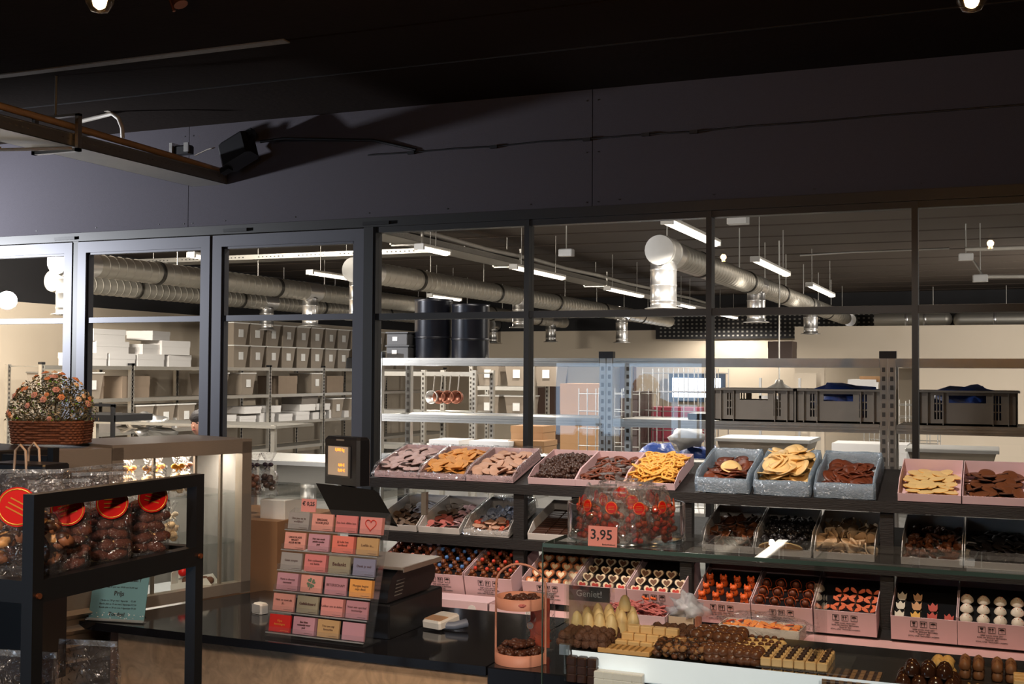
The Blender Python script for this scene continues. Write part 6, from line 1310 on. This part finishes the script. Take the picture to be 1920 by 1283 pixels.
# glass part: local x = towards the right (+dr), u from -U..0
MB().bx(-U, -U + .035, 0, .035, CH - .0, tp).bx(-.035, 0, 0, .035, CH + .0, tp).bx(-U, 0, 0, .035, tp - .035, tp).bx(-U, 0, 0, .035, CH + .003, CH + .035).build('steel_frame', STEEL, t, world=False)
MB().bx(-U + .035, -.035, .012, .016, CH + .035, tp - .035).build('front_glass', CASEG, t, world=False)
for x in (-.33, -.19, -.1): MB().bx(x, x + .008, .02, .03, CH + .035, tp - .035).build('glazing_bar', STEEL, t, world=False)
MB().bx(-U, 0, .33, .34, CH, tp).bx(-U, -U + .008, .035, .33, CH, tp).build('back_wall', mat('brushed_inner', (140, 136, 134), .4, .2, .1, 40), t, world=False); MB().bx(-.008, 0, .035, .33, CH, tp).build('side_wall', mat('brushed_inner', (150, 138, 122)), t, world=False)
MB().bx(-U, 0, 0, .34, tp, tp + .008).build('roof_plate', STEEL, t, world=False)
for z in (1.07, 1.22): MB().bx(-U + .01, -.01, .04, .32, z, z + .006).build('glass_shelf', film('green_glass', tint=(.96, .98, .98), body=.06), t, world=False)
MB().bx(-U2, -U - .002, 0, .34, .75, tp).build('steel_side_box', STEEL, t, world=False); MB().bx(-U2, -U - .01, -.002, 0, 1.275, 1.32).build('black_band', BLACKP, t, world=False)
MB().bx(-U2, -.03, .02, .34, .62, CH - .05).build('lower_housing', STEEL, t, world=False)
for k in range(4): MB().add([(-U2 + .02, -.003, .80 + k * .042), (-U + .1, -.003, .80 + k * .042), (-U + .1, -.022, .815 + k * .042), (-U2 + .02, -.022, .815 + k * .042), (-U2 + .02, -.003, .825 + k * .042), (-U + .1, -.003, .825 + k * .042)], [(0, 1, 2, 3), (3, 2, 5, 4), (0, 3, 4), (1, 5, 2), (0, 4, 5, 1)]).build('louvre', STEEL, t, world=False)
lt = bpy.data.lights.new('showcase_light', 'AREA'); lt.energy = 4.0; lt.color = (1, .86, .7); lt.shape = 'RECTANGLE'; lt.size = .4; lt.size_y = .03
lo = bpy.data.objects.new('showcase_light', lt); COL.objects.link(lo); lo.matrix_world = M @ T(-U / 2, .12, tp - .03)
t = thing('wooden_stand', 'brown wooden stand under the cooled showcase', 'stand', M)
each(MB().bx(-U2 + .02, -U2 + .07, .02, .07, 0, .6).bx(-.12, -.07, .02, .07, 0, .6).bx(-U2 + .02, -U2 + .07, .26, .31, 0, .6).bx(-.12, -.07, .26, .31, 0, .6), 'leg', mat('brown_wood', (112, 72, 46), .55, 0, .2, 10), t)
for o in list(t.children): o.matrix_local = Matrix.Identity(4)
t2 = None
MB().bx(-U2, -.05, 0, .33, .54, .618).build('apron', mat('brown_wood', (112, 72, 46)), t, world=False); MB().bx(-U2 + .05, -.1, .04, .3, .3, .33).build('low_shelf', mat('brown_wood', (112, 72, 46)), t, world=False)
# bags with bows in the showcase
def neck_bag(M, lab, group, mfill, mbow, h=.13, w=.05):
    t = thing('gift_bag', lab, 'bag', M, group)
    MB().lathe([(w * .5, 0), (w * .52, h * .15), (w * .5, h * .4), (w * .25, h * .58), (w * .12, h * .64), (w * .2, h * .75), (w * .42, h * .95)], 18, wob=lambda a, z: 1 + .08 * math.sin(5 * a + z * 90)).build('clear_film', CELLO, t, world=False)
    b = MB()
    for s in (-1, 1): b.ell((s * .012, -.004, h * .66), (.012, .004, .008), 0, 10, 6).tube([(0, -.006, h * .63), (s * .01, -.01, h * .55)], .003, 5)
    b.ell((0, -.006, h * .64), (.005, .005, .005), 0, 8, 6); b.build('bow', mbow, t, world=False)
    b = MB()
    for k in range(8): b.ell((w * .22 * math.cos(k * 2.4), w * .22 * math.sin(k * 2.4), .014 + k * .006), (.013, .013, .011), 0, 8, 6, wob=.3, seed=k)
    b.build('sweet_filling', mfill, t, world=False)
ORB = C('orange_bow', (250, 160, 40), .45)
for k in range(6): neck_bag(M @ T(-U + .075 + k * .048, .09 + .03 * (k % 2), 1.2265), 'clear bag with orange yellow bow on the top shelf of the showcase' if k < 5 else 'clear bag with brown bow rightmost on the top shelf of the showcase', 'bow tied bags in the showcase' if k < 5 else None, C('cookie_fill', (206, 170, 130), .6), ORB if k < 5 else C('brown_bow', (130, 80, 56), .5))
for k in range(3): neck_bag(M @ T(-U + .1 + k * .09, .14, 1.0765), 'clear bag with pale bow on the middle shelf of the showcase', 'bags on the middle showcase shelf', C('cookie_fill', (206, 170, 130)), C('pale_bow', (200, 180, 160)))
# chocolate roses bag and white block on the box behind the showcase (seen between showcase and till)
A = at_y(470, 930, 3.5); B2 = at_y(600, 930, 3.5)
t = thing('low_glass_counter', 'low glass topped counter behind the till', 'counter', (A.x, 3.5, 0)); MB().bx(A.x - .3, B2.x + .2, 3.5, 3.95, A.z - .004, A.z + .004).build('glass_top', CASEG, t)
MB().bx(A.x - .3, at_y(520, 1000, 3.52).x, 3.52, 3.93, .0, A.z - .09).build('counter_body', mat('tan_board', (150, 112, 78), .6), t)
each(MB().bx(A.x - .3, A.x - .28, 3.5, 3.52, A.z - .09, A.z - .004).bx(B2.x + .18, B2.x + .2, 3.5, 3.52, A.z - .09, A.z - .004).bx(A.x - .3, A.x - .28, 3.92, 3.94, A.z - .09, A.z - .004).bx(B2.x + .18, B2.x + .2, 3.92, 3.94, A.z - .09, A.z - .004), 'glass_post', STEEL, t)
c = at_y(503, 925, 3.6); neck_bag(T(c.x, 3.6, c.z + .006), 'clear bag of dark chocolate shapes with dark bow on the low glass counter', None, DK, C('dark_bow', (60, 50, 60), .4), h=.15, w=.07)
c = at_y(478, 925, 3.68); neck_bag(T(c.x, 3.68, c.z + .008), 'second clear bag of brown sweets half behind the showcase frame', None, MK, C('dark_bow', (60, 50, 60)), h=.15, w=.06)
a = at_y(472, 965, 3.53); b = at_y(519, 935, 3.53); t = thing('white_pack', 'white printed pack lying under the low glass top', 'pack', (a.x, 3.58, A.z - .09)); MB().bv(a.x, b.x, 3.58, 3.75, A.z - .0895, A.z - .02, .003).build('pack_body', WHITEP, t)

# ---- flower basket on the steel cabinet
BC = at_z(80, 835, tp + .009); BCM = T(BC.x, BC.y, tp + .0095) @ RZ(.39) @ T(0, .062, 0)
tb = thing('black_cabinet', 'black cabinet beside the cooled showcase at the left edge', 'cabinet', SM(0))
MB().bv(-1.5, -U2 - .003, .0, .34, 1.34, tp + .0085, .004).build('top_board', BLACKP, tb, world=False); MB().bx(-1.5, -U2 - .006, .01, .34, 0, 1.339).build('cabinet_body', BLACKW, tb, world=False)
t = thing('flower_basket', 'wicker basket of orange and pink dried flowers on the left cabinet', 'flower basket', BCM)
bw, bd, bh = .19, .115, .06; q = MB(); WIC = mat('wicker', (112, 62, 36), .75, 0, .35, 60, .5, 120)
for r in range(9):
    z = .005 + r * bh / 8.5; g = .006 * r / 9; pts = []
    for k in range(60):
        a = 2 * PI * k / 60; ca, sa = math.cos(a), math.sin(a); e = .35
        x = (bw / 2 + g) * math.copysign(abs(ca) ** e, ca); y = (bd / 2 + g) * math.copysign(abs(sa) ** e, sa); wv = .0025 * math.sin(k * PI / 1.0 * 1 + r * PI + k * .9)
        pts.append((x + wv * ca, y + wv * sa, z))
    q.tube(pts, .0042, 6, closed=True)
q.bx(-bw / 2 + .008, bw / 2 - .008, -bd / 2 + .008, bd / 2 - .008, 0, bh - .004); q.build('woven_basket', WIC, t, world=False)
q = MB(); rg = random.Random(5)
LEAFM = [mat('dull_leaf', (84, 82, 62), .7), mat('pale_twig', (176, 160, 130), .7), mat('fresh_leaf', (120, 170, 40), .6)]
for k in range(2600):
    d = Vector((rg.gauss(0, 1), rg.gauss(0, 1), abs(rg.gauss(0, 1)) * 1.1)).normalized(); rad = rg.uniform(.4, 1) ** .6
    c = Vector((d.x * .13 * rad, d.y * .08 * rad, bh + .005 + d.z * .132 * rad)); s = rg.uniform(.003, .0075); R = Euler((rg.uniform(0, 6), rg.uniform(0, 6), rg.uniform(0, 6))).to_matrix().to_4x4()
    mi = 0 if rg.random() < .6 else (1 if rg.random() < .85 else 2)
    q.add([(0, -s, 0), (s * .4, 0, .001), (0, s, 0), (-s * .4, 0, .001)], [(0, 1, 2, 3)], mi, False, T(*c) @ R)
o = q.build('foliage', LEAFM, t, world=False); o['kind'] = 'stuff'
q = MB()
for k in range(60): d = Vector((rg.gauss(0, 1), rg.gauss(0, 1), abs(rg.gauss(0, 1)) * 1.2)).normalized(); q.cyl((d.x * .03, d.y * .02, bh - .01), (d.x * .12, d.y * .08, bh + d.z * .13), .0009, .0006, 4, 0)
o = q.build('stems', mat('stem', (110, 96, 64), .7), t, world=False); o['kind'] = 'stuff'
FLC = [C('flower_orange', (214, 136, 88), .6), C('flower_rose', (206, 146, 128), .6), C('flower_cream', (236, 200, 160), .6)]
def flower(m_):
    b = MB()
    for k in range(6): a = k * PI / 3; b.ell((.006 * math.cos(a), .006 * math.sin(a), .001), (.005, .005, .0022), 0, 7, 4)
    for k in range(5): a = k * 2 * PI / 5 + .3; b.ell((.003 * math.cos(a), .003 * math.sin(a), .0035), (.0035, .0035, .002), 0, 6, 4)
    return b.ell((0, 0, .005), (.0022, .0022, .002), 1, 6, 4).mesh('flower', [m_, C('flower_heart', (150, 90, 50), .7)])
FM = [flower(m_) for m_ in FLC]
for k in range(46):
    d = Vector((rg.gauss(0, 1), rg.gauss(-.4, 1), abs(rg.gauss(0, 1)) * 1.1)).normalized(); c = Vector((d.x * .12, d.y * .078, bh + .012 + d.z * .128))
    o = bpy.data.objects.new('flower', FM[k % 5 % 3]); COL.objects.link(o); o.parent = t; o.matrix_local = T(*c) @ d.to_track_quat('Z', 'Y').to_matrix().to_4x4() @ Matrix.Scale(rg.uniform(.6, 1.05), 4)

# ---- foreground black metal rack with bags
RXp = -1.19
P0 = at_x(64, 922, RXp); P1_ = at_x(367, 893, RXp); Y0, Y1 = P0.y, P1_.y; ZT = (P0.z + P1_.z) / 2; q0 = at_x(74, 1083, RXp).z; q1 = at_x(350, 1030, RXp).z; ZS = (q0 + q1) / 2
t = thing('metal_rack', 'black square tube rack holding film bags in the left foreground', 'rack', (RXp, Y0, 0)); s = .0095
for (x, y) in ((RXp, Y0), (RXp, Y1), (RXp - .62, Y0), (RXp - .62, Y1)):
    MB().bx(x - s, x + s, y - s, y + s, 0, ZT).build('upright', BLACKM, t)
for x in (RXp, RXp - .62):
    MB().bx(x - s, x + s, Y0 + s, Y1 - s, ZT - 2 * s, ZT).build('top_bar', BLACKM, t)
    for zz in (ZS, ZS - .34, .25): MB().bx(x - s, x + s, Y0 + s, Y1 - s, zz - .03, zz).build('shelf_bar', BLACKM, t)
for y in (Y0, Y1):
    for zz in (ZS, ZS - .34, .25): MB().bx(RXp - .62 + s, RXp - s, y - s, y + s, zz - .03, zz).build('cross_bar', BLACKM, t)
for zz in (ZS, ZS - .34, .25): MB().bx(RXp - .61, RXp - s, Y0 + s, Y1 - s, zz - .012, zz - .006).build('shelf_plate', BLACKM, t)
for (y, z) in ((Y0 - .0, ZS - .02), (Y1, ZS - .015)): MB().cyl((RXp + s, y, z), (RXp + s + .004, y, z), .004, n=10).build('rivet', mat('copper_screw', (190, 110, 70), .3, .9), t)
ALM = C('cocoa_almond', (84, 34, 14), .75, var=.3, scale=120, bump=.3, bscale=300)
alm = [MB().ell((0, 0, 0), (.0165, .0105, .0085), 0, 12, 8, wob=.12, seed=i).mesh('almond', ALM) for i in range(3)]
big = [cluster_mesh('large_piece', .02, [C('mixed_brown', (140, 88, 58), .5), DK, C('cream_orange_piece', (214, 156, 96), .45)], 140 + i, 3) for i in range(3)]
def fbag(x, y, w, d, h, seed, lab, sticker, kind, z0=None, n=0, rz=PI / 2, sr=.017, group=None):
    z0 = ZS - .005 if z0 is None else z0
    M = T(x, y, z0) @ RZ(rz); make_bag(M, w, d, h, h * .55, lab, group, sticker, seed, sr)
    ms = alm if kind == 'almond' else big; k = 0; lv = 5 if kind == 'almond' else 3; nx = max(2, int(w / (.027 if kind == 'almond' else .04)))
    for l in range(lv):
        for i in range(nx):
            for j in range(2):
                if n and k >= n: return
                place('cocoa_almond' if kind == 'almond' else 'mixed_chocolate_piece', ms[RNG.randrange(3)], M @ T(-w / 2 + .018 + (w - .036) * (i + (.5 if l % 2 else 0) * .6) / max(1, nx - 1) * .92, -d * .22 + d * .44 * j, .012 + l * (.0155 if kind == 'almond' else .026)) @ RZ(rnd(-.6, .6)) @ RY(rnd(-.4, .4)) @ RX(rnd(-.5, .5)),
                      'cocoa dusted almond in the film bags of the front rack' if kind == 'almond' else 'brown or cream chocolate piece in the leftmost film bag', 'sweet', 'cocoa almonds in the front rack' if kind == 'almond' else 'mixed pieces in the left bag'); k += 1
L_ = Y1 - Y0
fbag(at_y(46, 930, Y0 + .035).x, Y0 + .035, .11, .05, .148, 11, 'large film bag of mixed chocolates with big red sticker, leftmost in the rack', (.0, -.03, .1, .5), 'mix', rz=.5, sr=.027)
for k, (f, lab) in enumerate(((.27, 'film bag of cocoa almonds just behind the front rack post'), (.52, 'film bag of cocoa almonds in the middle of the rack'), (.77, 'film bag of cocoa almonds near the rear rack post'))):
    fbag(RXp - .045, Y0 + L_ * f, .088, .05, .13 + .004 * k, 20 + k, lab, (.012, -.029, .09, -.3 + .3 * k), 'almond', group='almond bags in the rack', rz=.75 + .1 * k, sr=.023)
    fbag(RXp - .125, Y0 + L_ * (f + .07), .088, .05, .135, 30 + k, 'film bag of cocoa almonds standing in the second line of the rack', None, 'almond', group='almond bags, second line', n=20)
zz = ZS - .345
for k, (xx, yy) in enumerate(((RXp - .06, Y0 + .05), (RXp - .06, Y0 + .17), (RXp - .2, Y0 + .05))):
    fbag(xx, yy, .1, .05, .235 if k == 0 else .225, 40 + k, ['film bag top on the lower rack shelf beside the front post', 'film bag top on the lower rack shelf behind the front one', 'film bag on the lower rack shelf at the left edge'][k], None, 'almond', z0=zz, n=24, rz=.2)
# neighbouring black rack with paper bag cords and notice
A = at_y(102, 840, 2.2)
t = thing('metal_rack', 'second black rack post standing behind the film bags at the left', 'rack', (A.x, 2.2, 0))
MB().bx(A.x - .012, A.x + .006, 2.19, 2.21, 0, A.z).build('upright', BLACKM, t); MB().bx(A.x - .16, A.x - .013, 2.19, 2.21, A.z - .05, A.z - .02).build('top_bar', BLACKM, t); MB().bx(A.x - .16, A.x - .142, 2.19, 2.21, 0, A.z - .06).build('rear_upright', BLACKM, t)
MB().bx(A.x - .14, A.x - .013, 1.95, 2.18, .88, .9).build('shelf_board', BLACKM, t)
c = at_y(38, 862, 2.0); t = thing('paper_bag', 'dark paper carrier bag with pale cord handles behind the film bags', 'bag', (c.x, 2.0, .9))
MB().bv(c.x - .1, c.x + .07, 2.0, 2.08, .901, c.z - .01, .004).build('bag_body', BLACKP, t)
for yy, o_ in ((2.0, 0), (2.07, -.03)): MB().tube([(c.x - .018 + o_, yy, c.z - .03), (c.x - .015 + o_, yy, c.z + .02), (c.x + o_, yy, c.z + .033), (c.x + .015 + o_, yy, c.z + .02), (c.x + .019 + o_, yy, c.z - .03)], .003, 6).build('cord_handle', mat('pale_cord', (205, 175, 150), .7), t)
